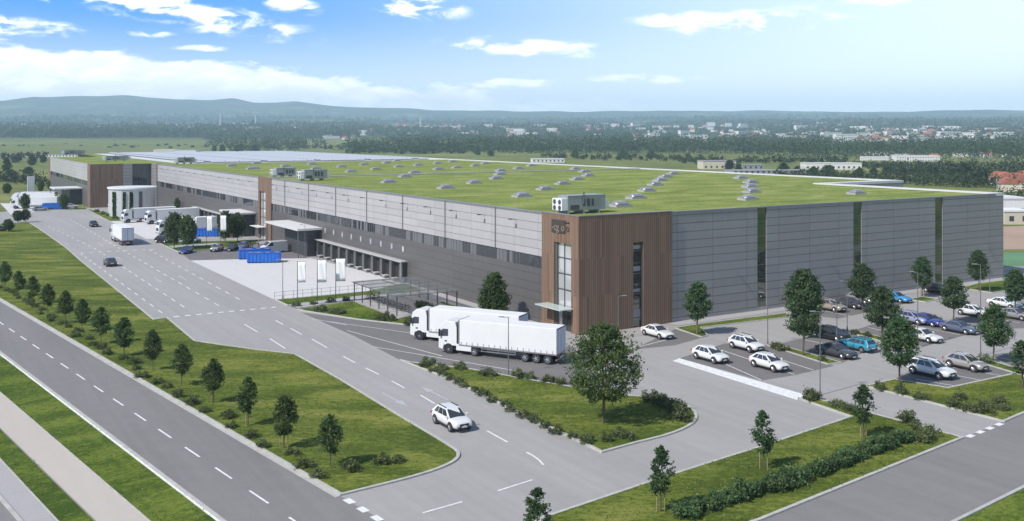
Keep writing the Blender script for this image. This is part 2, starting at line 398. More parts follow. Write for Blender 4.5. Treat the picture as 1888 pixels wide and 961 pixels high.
M['tile_grey'] = mat('grey roof sheet', (.28, .28, .29), .7, var=.1)

# ================================================================== terrain
RIDGE = ((-400, 199), (0, 194), (60, 184), (230, 183), (330, 189), (380, 189), (430, 185), (470, 193), (510, 192), (545, 189), (600, 195), (700, 199), (800, 204), (944, 206), (1300, 207), (1500, 209), (1888, 209), (2300, 206))
BASE_Z = ((0, 0), (1500, 0), (2500, 12), (3500, 38), (6000, 100), (9000, 178), (11500, 215))
def interp(tab, x):
    if x <= tab[0][0]: return tab[0][1]
    for (a, b), (c, d) in zip(tab, tab[1:]):
        if x <= c: return b + (d - b) * (x - a) / (c - a)
    return tab[-1][1]
def land(x, y):
    r = math.hypot(x, y)
    if r < 1500: return 0.0
    b = interp(BASE_Z, r)
    n = mnoise.fractal(Vector((x / 1500, y / 900, 1.7)), 1.0, 2.0, 5)
    k = min(1, (r - 1500) / 4000)
    z = b + n * 16 * k
    if y > 0 and r > 5500:
        px = 944 + FOC * x / y
        need = 25 + (HORIZON - interp(RIDGE, px)) * 9600 / FOC - 185
        z += max(0, need) * math.exp(-((r - 9600) / 1500) ** 2)
        z += 14 * mnoise.noise(Vector((x / 420, y / 420, 5.1))) * min(1, (r - 5500) / 3000)
    return max(z, 0)

def make_terrain():
    azs = [R(a) for a in np.concatenate([np.arange(-36, 36.01, .3), np.arange(41, 320, 5.0)])]
    rs = [12, 30, 60, 100, 150, 200, 260, 330, 420, 540, 700, 900, 1150, 1400, 1500] + list(np.geomspace(1600, 11400, 62))
    vs = [(0, 0, 0)]
    for r in rs:
        for a in azs:
            x, y = r * math.sin(a), r * math.cos(a); vs.append((x, y, land(x, y)))
    n = len(azs); fs = [(0, 1 + (i+1) % n, 1 + i) for i in range(n)]
    for k in range(len(rs) - 1):
        for i in range(n):
            j = (i + 1) % n; fs.append((1 + k*n + i, 1 + k*n + j, 1 + (k+1)*n + j, 1 + (k+1)*n + i))
    m = bpy.data.materials.new('fields and woodland'); m.use_nodes = True; nt = m.node_tree; b = nt.nodes['Principled BSDF']
    geo = nt.nodes.new('ShaderNodeNewGeometry'); P = geo.outputs['Position']; x, y, z = sepxyz(nt, P)
    r = mth(nt, 'SQRT', mth(nt, 'ADD', mth(nt, 'MULTIPLY', x, x), mth(nt, 'MULTIPLY', y, y)))
    vo = nt.nodes.new('ShaderNodeTexVoronoi'); vo.inputs['Scale'].default_value = 1
    c, s = math.cos(.35), math.sin(.35)
    nt.links.new(comb(nt, mth(nt, 'MULTIPLY', mth(nt, 'ADD', mth(nt, 'MULTIPLY', x, c), mth(nt, 'MULTIPLY', y, s)), 1/300),
                      mth(nt, 'MULTIPLY', mth(nt, 'ADD', mth(nt, 'MULTIPLY', x, -s), mth(nt, 'MULTIPLY', y, c)), 1/120)), vo.inputs['Vector'])
    wn = nt.nodes.new('ShaderNodeTexWhiteNoise'); nt.links.new(vo.outputs['Color'], wn.inputs['Vector'])
    cr = nt.nodes.new('ShaderNodeValToRGB'); cr.color_ramp.interpolation = 'CONSTANT'
    cols = [(.17, .19, .06), (.12, .155, .04), (.27, .25, .12), (.20, .22, .07), (.085, .125, .032), (.22, .23, .085), (.31, .27, .16)]
    for i, cc in enumerate(cols):
        e = cr.color_ramp.elements[i] if i < 2 else cr.color_ramp.elements.new(0)
        e.position = i / len(cols); e.color = (*cc, 1)
    nt.links.new(wn.outputs[0], cr.inputs[0])
    n1 = nz(nt, P, .02, 6, .65); n2 = nz(nt, P, .25, 4, .6)
    fld = mixc(nt, maprange(nt, n1, .35, .7), cr.outputs[0], mixc(nt, .6, cr.outputs[0], (.07, .095, .03)))
    nf = nz(nt, P, .0035, 8, .7)
    wood = mixc(nt, maprange(nt, nz(nt, P, .02, 5, .7), .35, .7), (.016, .026, .012), (.05, .068, .026))
    far = mixc(nt, maprange(nt, nf, .54, .60), wood, fld)
    col = mixc(nt, maprange(nt, r, 2100, 3000), fld, far)
    hsv = nt.nodes.new('ShaderNodeHueSaturation'); nt.links.new(col, hsv.inputs['Color'])
    nt.links.new(maprange(nt, n2, .3, .7, .8, 1.2, False), hsv.inputs['Value'])
    nt.links.new(hsv.outputs[0], b.inputs['Base Color']); b.inputs['Roughness'].default_value = 1; b.inputs['Specular IOR Level'].default_value = .05
    bd = MB(); bd.v = vs; bd.f = fs; bd.m = [0] * len(fs)
    o = bd.build('terrain', m, smooth=True)
    return tag(o, kind='structure')
make_terrain()

def make_haze():
    m = bpy.data.materials.new('thin blue haze'); m.use_nodes = True; nt = m.node_tree; nt.nodes.clear()
    out = nt.nodes.new('ShaderNodeOutputMaterial'); v = nt.nodes.new('ShaderNodeVolumePrincipled')
    v.inputs['Color'].default_value = (.62, .85, 1.0, 1); v.inputs['Density'].default_value = HAZE
    v.inputs['Anisotropy'].default_value = 0
    nt.links.new(v.outputs[0], out.inputs['Volume'])
    o = MB().box(-12500, 12500, -12500, 12500, -1, 430).build('haze', m)
    return tag(o, kind='stuff')
HAZE = 1.35e-4
make_haze()

# ================================================================== ground
def chaikin(pts):
    """pts: (Vector, rounded); corners that are marked rounded get cut twice"""
    for _ in range(3):
        out = []; n = len(pts)
        for i in range(n):
            p, k = pts[i]
            if not k: out.append((p, 0)); continue
            a = pts[i-1][0]; b = pts[(i+1) % n][0]
            qa = .25 if pts[i-1][1] else .4; qb = .25 if pts[(i+1) % n][1] else .4
            out.append((p.lerp(a, qa), 1)); out.append((p.lerp(b, qb), 1))
        pts = out
    return [p for p, _ in pts]
def outline(px):
    """ground outline: points seen in the photograph, or world Vectors"""
    return chaikin([((q if isinstance(q, Vector) else G(q[0], q[1])), (0 if isinstance(q, Vector) or len(q) < 3 else q[2])) for q in px])
def ccw(p):
    a = sum(p[i].x * p[(i+1) % len(p)].y - p[(i+1) % len(p)].x * p[i].y for i in range(len(p)))
    return p if a > 0 else p[::-1]
def inset(p, w):
    n = len(p); out = []
    for i in range(n):
        a, b, c = p[i-1], p[i], p[(i+1) % n]
        d1 = (b - a).xy.normalized(); d2 = (c - b).xy.normalized()
        n1 = Vector((-d1.y, d1.x)); n2 = Vector((-d2.y, d2.x)); s = n1 + n2
        k = 2 * w / max(s.dot(s), .5)
        out.append(Vector((b.x + s.x * k, b.y + s.y * k, 0)))
    return out
def sheet(name, px, m, z):
    p = ccw(outline(px))
    if name == 'grass_strip': LAWNS.append((p, z))
    o = MB().poly([(v.x, v.y, z) for v in p]).build(name, m)
    return tag(o, kind='structure')
LAWNS = []
def island(name, px, m=None, kw=.28, top=.10, kerb=True, skip=()):
    p = ccw(outline(px)); q = inset(p, kw); n = len(p)
    g = inset(p, kw * .6) if kerb else p
    LAWNS.append((g, top)); o = MB().prism([(v.x, v.y) for v in g], .0, top).build(name, m or M['grass']); tag(o, kind='structure')
    if kerb:
        k = MB(); zt = top + .03
        vs = [(v.x, v.y, 0) for v in p] + [(v.x, v.y, zt) for v in p] + [(v.x, v.y, zt) for v in q] + [(v.x, v.y, 0) for v in q]
        fs = []
        for i in range(n):
            j = (i + 1) % n
            fs += [(i, j, n+j, n+i), (n+i, n+j, 2*n+j, 2*n+i), (2*n+i, 2*n+j, 3*n+j, 3*n+i)]
        k.add(vs, fs); tag(k.build('kerb', M['kerb']), kind='structure')
    return p
def strip_between(a, b, ext0, ext1):
    """world line through two photo points, extended both ways"""
    A, B = G(*a), G(*b); d = (B - A).normalized()
    return A - d * ext0, B + d * ext1

# the whole paved site
sheet('access_road', [(-80, 400), (57, 385), (170, 383), (300, 372), (600, 400), (1200, 520), (1700, 480), (2050, 470), (2050, 760),
                      (1850, 800), (1500, 930), (1404, 985), (1100, 1060), (700, 1010), (640, 925), (560, 860), (560, 690), (380, 640), (260, 590), (150, 490), (45, 412), (-80, 420)], M['asphalt_light'], .012)
# public road on the left and the paths beside it
r0, r1 = strip_between((0, 553), (627, 915), 420, 60)
l0, l1 = strip_between((0, 653), (401, 959), 220, 60)
sheet('public_road', [r0, r1, l1, l0], M['asphalt_dark'], .022)
f0, f1 = strip_between((0, 725), (270.5, 959), 160, 40)
h0, h1 = strip_between((0, 790), (174, 959), 140, 40)
k0, k1 = strip_between((0, 849), (102, 959), 110, 40)
e0, e1 = strip_between((0, 924), (30, 959), 90, 40)
sheet('grass_strip', [l0, l1, f1, f0], M['grass_lush'], .03)
sheet('footpath', [f0, f1, h1, h0], M['concrete_path'], .045)
sheet('grass_strip', [h0, h1, k1, k0], M['grass_lush'], .03)
sheet('cycle_path', [k0, k1, e1, e0], M['concrete_grey'], .045)
sheet('road', [e0, e1, e1 + Vector((-60, -20, 0)), e0 + Vector((-60, -20, 0))], M['asphalt_dark'], .03)
def kerb_line(a, b, side, w, h=.13, m=None):
    d = (b - a).normalized(); n = Vector((-d.y, d.x, 0)) * side * w
    tag(MB().prism([(a.x, a.y), (b.x, b.y), ((b + n).x, (b + n).y), ((a + n).x, (a + n).y)], 0, h).build('kerb', m or M['kerb']), kind='structure')
kerb_line(l0, l1, 1, .28); kerb_line(l0, l1, -1, .14, .06, M['paint_white'])
kerb_line(f0, f1, 1, .10, .07); kerb_line(h0, h1, -1, .08, .06, M['asphalt_dark']); kerb_line(k0, k1, 1, .10, .07); kerb_line(e0, e1, 1, .25)
# second road at the lower right
s0, s1 = strip_between((1404, 961), (1888, 762), 8, 260)
q0, q1 = strip_between((1759, 961), (1888, 897), 40, 200)
sheet('side_road', [s0, s1, q1, q0], M['asphalt_dark'], .022)
g0 = q0 + Vector((30, -40, 0)); g1 = q1 + Vector((60, -60, 0))
sheet('grass_strip', [q0, q1, g1, g0], M['grass_lush'], .03)
kerb_line(q0, q1, -1, .26)
# darker parking bays
sheet('lorry_bay', [(554, 576), (661, 590.5), (762, 602), (900, 618), (1062, 641), (1062, 668), (1157, 731), (1000, 712), (863, 683), (755, 670), (737, 664), (653, 620)], M['asphalt_mid'], .018)
sheet('parking_bay', [(1166, 645), (1245, 607), (1294, 623), (1245, 637)], M['asphalt_mid'], .018)
sheet('parking_bay', [(1253, 661), (1335, 634), (1412, 637), (1538, 675), (1466, 692), (1404, 702)], M['asphalt_mid'], .018)
sheet('parking_bay', [(1430, 636), (1505, 618), (1565, 613), (1622, 636), (1552, 670)], M['asphalt_mid'], .018)
sheet('parking_bay', [(1565, 613), (1668, 580), (1830, 604), (1696, 642)], M['asphalt_mid'], .018)
sheet('parking_bay', [(1480, 579), (1640, 551), (1690, 556), (1545, 588)], M['asphalt_mid'], .018)
sheet('parking_bay', [(1648, 700), (1718, 672), (1812, 667), (1872, 689), (1747, 716)], M['asphalt_mid'], .018)
sheet('parking_bay', [(1835, 660), (1888, 640), (1990, 660), (1990, 700), (1880, 682)], M['asphalt_mid'], .018)
sheet('parking_bay', [(1760, 592), (1840, 566), (1960, 570), (1960, 606), (1850, 606)], M['asphalt_mid'], .018)
sheet('parking_row', [(333, 466), (390, 455), (520, 448), (573, 470), (556, 481), (351, 480.6)], M['asphalt_mid'], .018)
# white concrete yards
sheet('loading_yard', [(506, 553), (351, 480.6), (450, 478), (573, 476.5), (752, 521), (673, 537.6)], M['concrete_white'], .024)
sheet('loading_yard', [(204, 409), (270, 441), (330, 438.5), (440, 436), (461, 441), (350, 404), (300, 393), (225, 398)], M['concrete_white'], .024)
sheet('loading_yard', [(20, 396), (0, 375), (90, 377), (150, 385), (80, 387), (60, 392)], M['concrete_white'], .024)
sheet('zebra_strip', [(1240, 666), (1253, 661), (1484, 728), (1469, 738)], M['paint_white'], .020)
# path along the long wall
sheet('wall_path', [W(-.1, 8), W(-3.4, 8), W(-3.4, 44), W(-.1, 44)], M['concrete_grey'], .05)
sheet('wall_path', [W(14, -2.2), W(90, -2.2), W(90, 0), W(14, 0)], M['concrete_grey'], .05)
sheet('bicycle_area', [(652, 556), (735, 588), (828, 565), (737, 541)], M['concrete_grey'], .13)
sheet('slab_path', [(530, 564), (673, 546), (700, 551), (652, 556), (548, 570)], M['concrete_grey'], .13)

island('grass_verge', [(55, 411), (84, 430), (124.5, 458.6), (149, 480.6), (219, 536.8), (285, 590), (309, 586), (361, 629.5), (380, 633, 1), (480, 646.4), (545.5, 653.7),
                       (630.7, 701.6), (740.6, 769), (826, 818.7, 1), (858, 842, 1), (808, 870, 1), (719, 893), (627, 915.5), G(0, 553) , r0.lerp(G(0, 553), .6), (-20, 414)])
kerb_line(G(-40, 530), G(627, 916), -1, .34, .05, M['kerb'])
island('grass_verge', [(737, 664), (755, 668.5), (863, 680.5), (1005, 706), (1157, 730), (1196, 733), (1262, 740, 1), (1296, 772, 1), (1250, 801, 1), (1180, 817), (1109.5, 836.4), (969, 769), (831, 701.6)])
island('grass_verge', [(1473, 737), (1484, 730), (1500, 734.5), (1619, 766), (1779, 808.5), G(1404, 961), G(1404, 961).lerp(G(627, 915), .25) + Vector((0, -6, 0)), (985, 962), (1010, 951.7), (1194.6, 889.6), (1299, 856), (1389.5, 827.7), (1566, 769.4)])
island('grass_verge', [(1592, 713), (1648, 700), (1747, 716), (1872, 689), (1960, 720), (1960, 733), (1888, 764), (1852, 779.5), (1721, 745.7)])
island('grass_strip', [(1412, 637), (1432, 635.5), (1553, 670), (1526, 673)], M['grass_lush'], .16)
island('grass_strip', [(1563, 614), (1578, 611), (1700, 641), (1680, 645)], M['grass_lush'], .16)
island('grass_strip', [(1800, 668), (1815, 663), (1888, 684), (1960, 706), (1960, 716)], M['grass_lush'], .16)
island('grass_strip', [(1244, 606), (1294, 623), (1306, 620), (1293, 605), (1452, 586), (1452, 578), (1300, 597)], M['grass_lush'], .16)
island('grass_strip', [(1676, 553), (1700, 548), (1730, 553), (1706, 558)], M['grass_lush'], .16)
island('grass_strip', [(1772, 532), (1800, 524), (1900, 512), (1900, 530), (1830, 541)], M['grass_lush'], .16)
# strips by the bicycle shelter
island('grass_strip', [(508, 554), (673, 539), (745, 523), (782, 536), (737, 541), (673, 546), (530, 564)], M['grass_lush'], .16)
island('grass_strip', [(548, 571), (652, 556.5), (735, 588.5), (828, 566), (900, 585), (985, 605), (960, 622), (762, 601), (661, 590), (560, 574)], M['grass_lush'], .16)
island('grass_strip', [W(-3.6, 30), W(-3.6, 8), W(-6.2, 6), W(-6.2, 27)], M['grass_lush'], .16)
island('grass_strip', [(295, 450), (322, 447), (480, 443), (470, 452), (387, 461), (330, 466)], M['grass_lush'], .16)
sheet('slab_path', [(310, 455), (400, 449), (400, 452), (320, 459)], M['concrete_grey'], .14)
island('grass_strip', [(160, 386.5), (222, 396), (222, 408), (202, 408.5)], M['grass_lush'], .16)
island('grass_strip', [(86, 387.6), (88, 385.5), (160, 384), (160, 387)], M['grass_lush'], .16)
# land beyond the right-hand end
sheet('sports_pitch', [(1780, 492), (1800, 467), (2100, 463), (2100, 490)], mat('green court', (.10, .22, .11), .9, var=.1, vscale=.1), .03)
sheet('ploughed_field', [(1700, 462), (1720, 420), (2100, 414), (2100, 458)], mat('bare soil', (.34, .24, .175), .95, var=.12, vscale=.05), .03)
sheet('hard_standing', [(1750, 410), (1760, 396), (2100, 390), (2100, 408)], M['asphalt_light'], .03)

# ------------------------------------------------------------------ lane markings
def dash(b, a, c, w, z=.030):
    d = (c - a).normalized(); n = Vector((-d.y, d.x, 0)) * (w / 2)
    b.poly([(q.x, q.y, z) for q in (a - n, c - n, c + n, a + n)])
def dash_line(b, p, q, length, gap, w, start=0.0, z=.030):
    A, B = (p if isinstance(p, Vector) else G(*p)), (q if isinstance(q, Vector) else G(*q)); d = (B - A); L = d.length; d.normalize(); t = start
    while t + length <= L + .01:
        dash(b, A + d * t, A + d * (t + length), w, z); t += length + gap
def marking(b, m='paint_white'): return tag(b.build('lane_marking', M[m]), kind='structure')
b = MB()      # centre line of the public road, at the photographed dashes
ce0, ce1 = strip_between((8.4, 600.6), (447.6, 897), 300, 40)
dash_line(b, ce0, ce1, 3.0, 3.05, .16)
marking(b)
b = MB()
for pts in (((149, 468), (301, 579)), ((174, 458), (343, 569)), ((194, 443), (410, 568)), ((275, 461), (445, 554.5))):
    dash_line(b, pts[0], pts[1], 2.6, 3.2, .17)
dash_line(b, (90, 418), (174, 458), 2.6, 4, .17); dash_line(b, (130, 405), (194, 443), 2.6, 4, .17)
marking(b)
b = MB()
dash_line(b, (320, 584.6), (516, 566), .75, .75, .55); dash_line(b, (149, 466.5), (297, 459.5), .8, .9, .55); dash_line(b, (638, 921), (720, 972), .95, .9, .55)
dash_line(b, (1784, 806.5), (1850, 780), .9, .8, .5)
marking(b)
b = MB()
for a, c in (((451, 598.6), (475, 612.7)), ((497.6, 625), (526, 643)), ((508, 591), (522, 599)), ((536, 606), (556, 617)), ((575, 625.5), (603, 641.5)), ((633, 657.5), (655, 669.5)),
             ((674, 679), (699, 691)), ((722, 703), (746, 716)), ((775, 729), (802, 745)), ((898, 795), (936, 816)),
             ((918, 905.6), (981.7, 885.4)), ((779.5, 946.4), (852, 926))):
    dash(b, G(*a), G(*c), .17)
for a, c in (((971, 834.6), (983, 841)), ((983, 841), (994, 849)), ((994, 849), (1002, 858))): dash(b, G(*a), G(*c), .17)
marking(b)
def arrow(b, tail, tip, z=.030):
    A, B = G(*tail), G(*tip); d = (B - A); L = d.length; d.normalize(); n = Vector((-d.y, d.x, 0))
    dash(b, A, A + d * (L * .62), .22, z)
    b.poly([(q.x, q.y, z) for q in (A + d * L * .62 - n * .42, B, A + d * L * .62 + n * .42)])
b = MB()
arrow(b, (705, 724.7), (752, 750)); arrow(b, (826, 738), (776, 713)); arrow(b, (284, 511), (298, 522)); arrow(b, (344, 517), (329, 508)); arrow(b, (226, 481), (214, 474)); arrow(b, (180, 448), (190, 454))
marking(b, 'paint_worn')
b = MB()
for a, c in (((600, 592.5), (762, 615)), ((575, 588), (640, 600)), ((640, 610), (815, 657)), ((690, 640), (950, 684)), ((1175, 641), (1240, 624)), ((1300, 655), (1404, 701.5)), ((1330, 646), (1465, 691)), ((1370, 641), (1500, 683)),
             ((1480, 626), (1600, 653)), ((1520, 617), (1560, 626)), ((1600, 604), (1720, 633)), ((1640, 592), (1770, 618)), ((1690, 700), (1760, 712)), ((1718, 684), (1815, 703)), ((1745, 676), (1850, 694)), ((1842, 660), (1900, 672)),
             ((1520, 573), (1570, 584)), ((1560, 566), (1610, 575)), ((1600, 559), (1650, 567)), ((1800, 580), (1880, 596)), ((390, 464), (420, 457)), ((430, 464), (455, 456))):
    dash(b, G(*a), G(*c), .12)
marking(b, 'paint_white')

# ================================================================== the hall
XM, YM, YR = 90.5, 245.0, 440.0      # end wall length, long wall length, back of the roof
XS, YS = 114.5, 37.5                 # where the hall widens
YT = 8.0; XT = 14.9                  # corner tower
Y2A, Y2B = 121.4, 131.2              # narrow tower in the long wall
hall = thing('distribution_hall', 'huge flat-roofed warehouse clad in grey panels with brown timber corner towers', 'warehouse', CORNER, TH)
def part(mb, name, m, parent=None, **k): return mb.build(name, m, parent or hall, **k)
ZW0, ZW1 = 7.15, 8.85
# wall bodies
b = MB(); b.box(0.0, .4, YT, Y2A, .0, ZW0); b.box(0.0, .4, Y2B, YM, .0, ZW0); part(b, 'lower_wall', M['panel_dark'])
b = MB(); b.box(-.12, .4, YT, Y2A, ZW1, HH); b.box(-.12, .4, Y2B, YM, ZW1, HH); part(b, 'upper_wall', M['panel_light'])
slots = [(30.9, 32.7), (51.3, 53.2), (71.4, 73.4)]
edges = [XT] + [e for s in slots for e in s] + [XM]
for i in range(0, len(edges), 2):
    part(MB().box(edges[i], edges[i+1], 0, .4, .45, HH), 'end_wall', M['panel_grey'])
part(MB().box(XT, XM, .03, .4, 0, .45), 'plinth', M['concrete_grey'])
for x0, x1 in slots:
    b = MB(); b.box(x0, x1, .12, .4, .45, HH - .05, 0)
    for k in range(1, 7): b.box(x0, x1, .09, .118, .45 + k * 2.0 - .04, .45 + k * 2.0 + .04, 1)
    part(b, 'slot_window', [M['glass_slot'], M['frame']])
b = MB(); b.box(XM - .4, XM, .41, YS, 0, HH - .02); b.box(XM, XS, YS, YS + .4, 0, HH - .02); b.box(XS - .4, XS, YS + .41, YR, 0, HH - .02); b.box(.41, XS - .41, YR - .4, YR, 0, HH - .02)
part(b, 'rear_wall', M['panel_grey'])
# window band of the long wall
rnd = random.Random(3); M['band_grey'] = mat('grey window infill', (.15, .15, .155), .3); M['band_frame'] = mat('window band sheet', (.135, .135, .135), .5)
def band(y0, y1, x=0.0):
    n = round((y1 - y0) / 5.9); w = (y1 - y0) / n
    for i in range(n):
        a = y0 + i * w; c = a + w
        b = MB(); b.box(x + .02, x + .35, a, c, ZW0, ZW1, 0)
        kind = rnd.random()
        if kind < .3:       # open clerestory with dark glass
            b.box(x - .03, x + .018, a + .12, c - .12, ZW0 + .10, ZW1 - .12, 1); m0 = 'frame'
            for q in (1, 2, 3): b.box(x - .045, x - .032, a + q * w / 4 - .03, a + q * w / 4 + .03, ZW0 + .1, ZW1 - .12, 2)
        else:               # upright fins
            k = 7
            for q in range(k):
                if rnd.random() < .8:
                    b.box(x - .03, x + .018, a + (q + .12) * w / k, a + (q + .82) * w / k, ZW0 + .06, ZW1 - .08, 1 if rnd.random() < .62 else 3)
        part(b, 'window', [M['band_frame'], M['glass'], M['frame'], M['band_grey']])
band(YT, Y2A); band(Y2B, YM)
# wall lamps on brackets
def wall_lamp(x, y, z, nx, ny):
    b = MB(); d = 1.0
    b.tube((x, y, z), (x + nx * d, y + ny * d, z + .15), .035, n=6)
    b.box(x + nx * d - .22, x + nx * d + .22, y + ny * d - .22, y + ny * d + .22, z + .07, z + .22, 0)
    part(b, 'wall_lamp', [M['steel_dark']])
for i in range(13): wall_lamp(-.12, 14.5 + i * 8.6, 13.2, -1, 0)
for i in range(12): wall_lamp(-.12, 136 + i * 9.0, 13.2, -1, 0)
for x in (19.5, 38.5, 58.5, 78.5): wall_lamp(x, 0, 13.1, 0, -1)
for i in range(7):
    b = MB(); y = 20 + i * 15.3
    b.box(-.26, -.125, y, y + .14, ZW1, HH); part(b, 'downpipe', M['frame_grey'])
# small square windows over the docks
for i in range(10):
    y = 50.8 + i * 4.55
    b = MB(); b.box(-.05, -.003, y - .42, y + .42, 4.95, 6.05, 0); b.box(-.075, -.052, y - .27, y + .27, 5.12, 5.88, 1)
    part(b, 'small_window', [M['frame_grey'], M['glass_bright']])
# ---- roof
ZR = HH - .12
b = MB(); b.poly([(.3, .3, ZR), (XM - 2.2, .3, ZR), (XM - 2.2, YS + 2.2, ZR), (XS - 2.4, YS + 2.2, ZR), (XS - 2.4, YR - .5, ZR), (.3, YR - .5, ZR)])
roof = part(b, 'roof', M['roof_green'])
b = MB(); b.box(XM - 2.3, XM + .05, -.05, YS - .05, ZR - .3, HH + .08); b.box(XM - 2.3, XS + .05, YS - .049, YS + 2.3, ZR - .3, HH + .1); b.box(XS - 2.5, XS + .05, YS + 2.301, YR, ZR - .3, HH + .08)
part(b, 'roof_edging', M['white_sheet'], roof)
b = MB(); b.box(.2, XS - 2.5, 125.0, 127.6, ZR, ZR + .16); part(b, 'fire_strip', M['tile_grey'], roof)
b = MB(); b.box(-.2, .3, YT, Y2A, HH - .12, HH + .05); b.box(-.2, .3, Y2B, YM, HH - .12, HH + .05); b.box(XT, XM - 2.31, -.08, .3, HH - .12, HH + .04); part(b, 'roof_trim', M['frame_grey'], roof)
b = MB(); b.box(8, XS - 2.5, 246, YR - 1, ZR + .01, ZR + .06); part(b, 'roof_membrane', M['white_sheet'], roof)
SKY = ('285,398 595,430 1010,475 750,402 1135,437 1630,484 375,367 870,378 1230,407 1690,445 425,345 890,355 1310,383 1735,412 895,335 1370,362 1762,388 1350,340 1790,368 1830,352 80,340 215,327 '
       '30,313 150,301 340,313 445,304 550,294 555,327 655,318 755,307 270,290 330,280 630,285 810,295 990,322 1060,308 1300,325 1545,527')
sky_pts = [(620 + float(a.split(',')[0]) / 2.95, 200 + float(a.split(',')[1]) / 2.95) for a in SKY.split()]
sky_pts += [(1365, 327), (1384, 335), (1382.5, 343.5), (1386, 353), (1379, 366.5), (1579, 356), (427, 304), (464, 310), (470, 309.5), (526.6, 305), (575, 301.5), (473, 299.5), (583, 309.5), (671, 302), (713, 299)]
def skylight_mesh():
    b = MB(); b.box(-1.45, 1.45, -.95, .95, 0, .36, 0)
    prof = [(-1.25, .421), (-1.12, .62), (-.75, .80), (.75, .80), (1.12, .62), (1.25, .421)]
    n = len(prof); vs = []
    for k, (f, yy) in enumerate(((.82, -.82), (1, -.45), (1, .45), (.82, .82))):
        vs += [(p[0] * f, yy, .421 + (p[1] - .421) * (0.12 if k in (0, 3) else 1)) for p in prof]
    fs = [(k*n + i, k*n + i + 1, (k+1)*n + i + 1, (k+1)*n + i) for k in range(3) for i in range(n-1)]
    b.add(vs, fs + [tuple(range(n)), tuple(range(3*n, 4*n))], 1); return b
sk = None
for (px, py) in sky_pts:
    s, t = LOC(px, py + 2.5, ZR)
    if not (2 < s < XS - 3 and 1 < t < YM): continue
    if sk is None: o = sk = part(skylight_mesh(), 'skylight', [mat('skylight curb', (.36, .35, .36), .5), M['hood']], roof)
    else: o = sk.copy(); link(o, roof)
    o.location = (s, t, ZR)

# ---- corner tower
P = .28
tw = MB()
wy0, wy1, wz1 = 1.35, 5.15, 11.1          # tall window in the face towards the road
tw.box(-P, .3, -P, wy0, 0, HH + .06); tw.box(-P, .3, wy1, YT, 0, HH + .06); tw.box(-P, .3, wy0, wy1, wz1, HH + .06)
sx0, sx1, sz0, sz1 = 8.35, 10.0, .3, 11.0
tw.box(.301, sx0, -P, .3, 0, HH + .06); tw.box(sx1, XT, -P, .3, 0, HH + .06); tw.box(sx0, sx1, -P, .3, sz1, HH + .06)
tower = part(tw, 'timber_tower', M['timber'])
part(MB().box(-P - .04, .3, -P - .04, YT + .03, HH + .062, HH + .15).box(.301, XT + .03, -P - .04, .3, HH + .062, HH + .15), 'roof_edging', M['frame_grey'], tower)
b = MB(); b.box(.12, .2, wy0, wy1, 0, wz1, 0)
for z in (2.9, 5.2, 7.2, 9.2): b.box(.02, .118, wy0, wy1, z - .06, z + .06, 1)
b.box(.02, .118, (wy0 + wy1) / 2 - .06, (wy0 + wy1) / 2 + .06, 0, wz1, 1)
b.box(-.1, .119, wy1 - .5, wy1 - .001, 0, wz1, 1); b.box(-.1, .119, wy0 + .001, wy0 + .12, 0, wz1, 1)
part(b, 'stair_window', [M['glass_bright'], M['frame']], tower)
b = MB(); b.box(.06, .119, wy0 + .4, wy0 + 2.4, .05, 2.5, 0); b.box(.03, .058, wy0 + 1.35, wy0 + 1.45, .05, 2.5, 1); part(b, 'entrance_door', [M['glass'], M['frame']], tower)
b = MB(); b.box(-2.3, -P - .01, .9, 6.6, 3.0, 3.12); part(b, 'glass_canopy', mat_clear_glass('canopy glass', (.62, .70, .66), .75), tower)
b = MB(); b.box(sx0, sx1, .1, .2, 0, sz1, 0)
for z in (1.2, 3.0, 4.3, 5.6, 6.9, 8.3, 9.9): b.box(sx0, sx1, .05, .098, z - .07, z + .07, 1)
for za, zb in ((.9, 2.3), (4.55, 4.95), (7.25, 7.85), (10.1, 10.6)): b.box(sx0 + .03, sx1 - .2, .07, .098, za, zb, 2)
b.box(sx1 - .16, sx1 - .001, -.15, .097, 0, sz1, 1)
part(b, 'slot_window', [M['glass_slot'], M['frame'], M['unit_grey']], tower)
# lettering on the tower: dark plate with pale letters, last letter beside the plate
M['sign_dark'] = mat('sign plate brown', (.055, .046, .036), .5); M['sign_pale'] = mat('sign letters', (.20, .16, .125), .5)
sgn = part(MB().box(-P - .09, -P - .01, 2.55, 5.6, 12.35, 14.0), 'sign_plate', M['sign_dark'], tower)
def letters(txt, size, x, y, z, m, parent, name='lettering'):
    cu = bpy.data.curves.new('text', 'FONT'); cu.body = txt; cu.size = size; cu.extrude = .03; cu.align_x = 'LEFT'; cu.offset = .02
    tmp = bpy.data.objects.new('text', cu); COL.objects.link(tmp)
    bpy.context.view_layer.update()
    me = bpy.data.meshes.new_from_object(tmp.evaluated_get(bpy.context.evaluated_depsgraph_get()))
    bpy.data.objects.remove(tmp); me.materials.clear(); me.materials.append(m)
    o = bpy.data.objects.new(name, me); link(o, parent)
    # text stands upright on a wall whose outward side is -x: reading direction is -y
    o.matrix_local = Matrix(((0, 0, -1, x), (-1, 0, 0, y), (0, 1, 0, z), (0, 0, 0, 1)))
    return o
letters('-cg', 1.35, -P - .12, 5.45, 12.65, M['sign_pale'], tower)
letters('o', 1.35, -P - .12, 3.35, 12.65, M['sign_pale'], tower)
letters('o', 1.35, -P - .04, 2.42, 12.65, M['sign_dark'], tower)
part(MB().box(-P - .11, -P - .012, 1.7, 3.6, 13.72, 13.84), 'sign_bar', M['sign_dark'], tower)

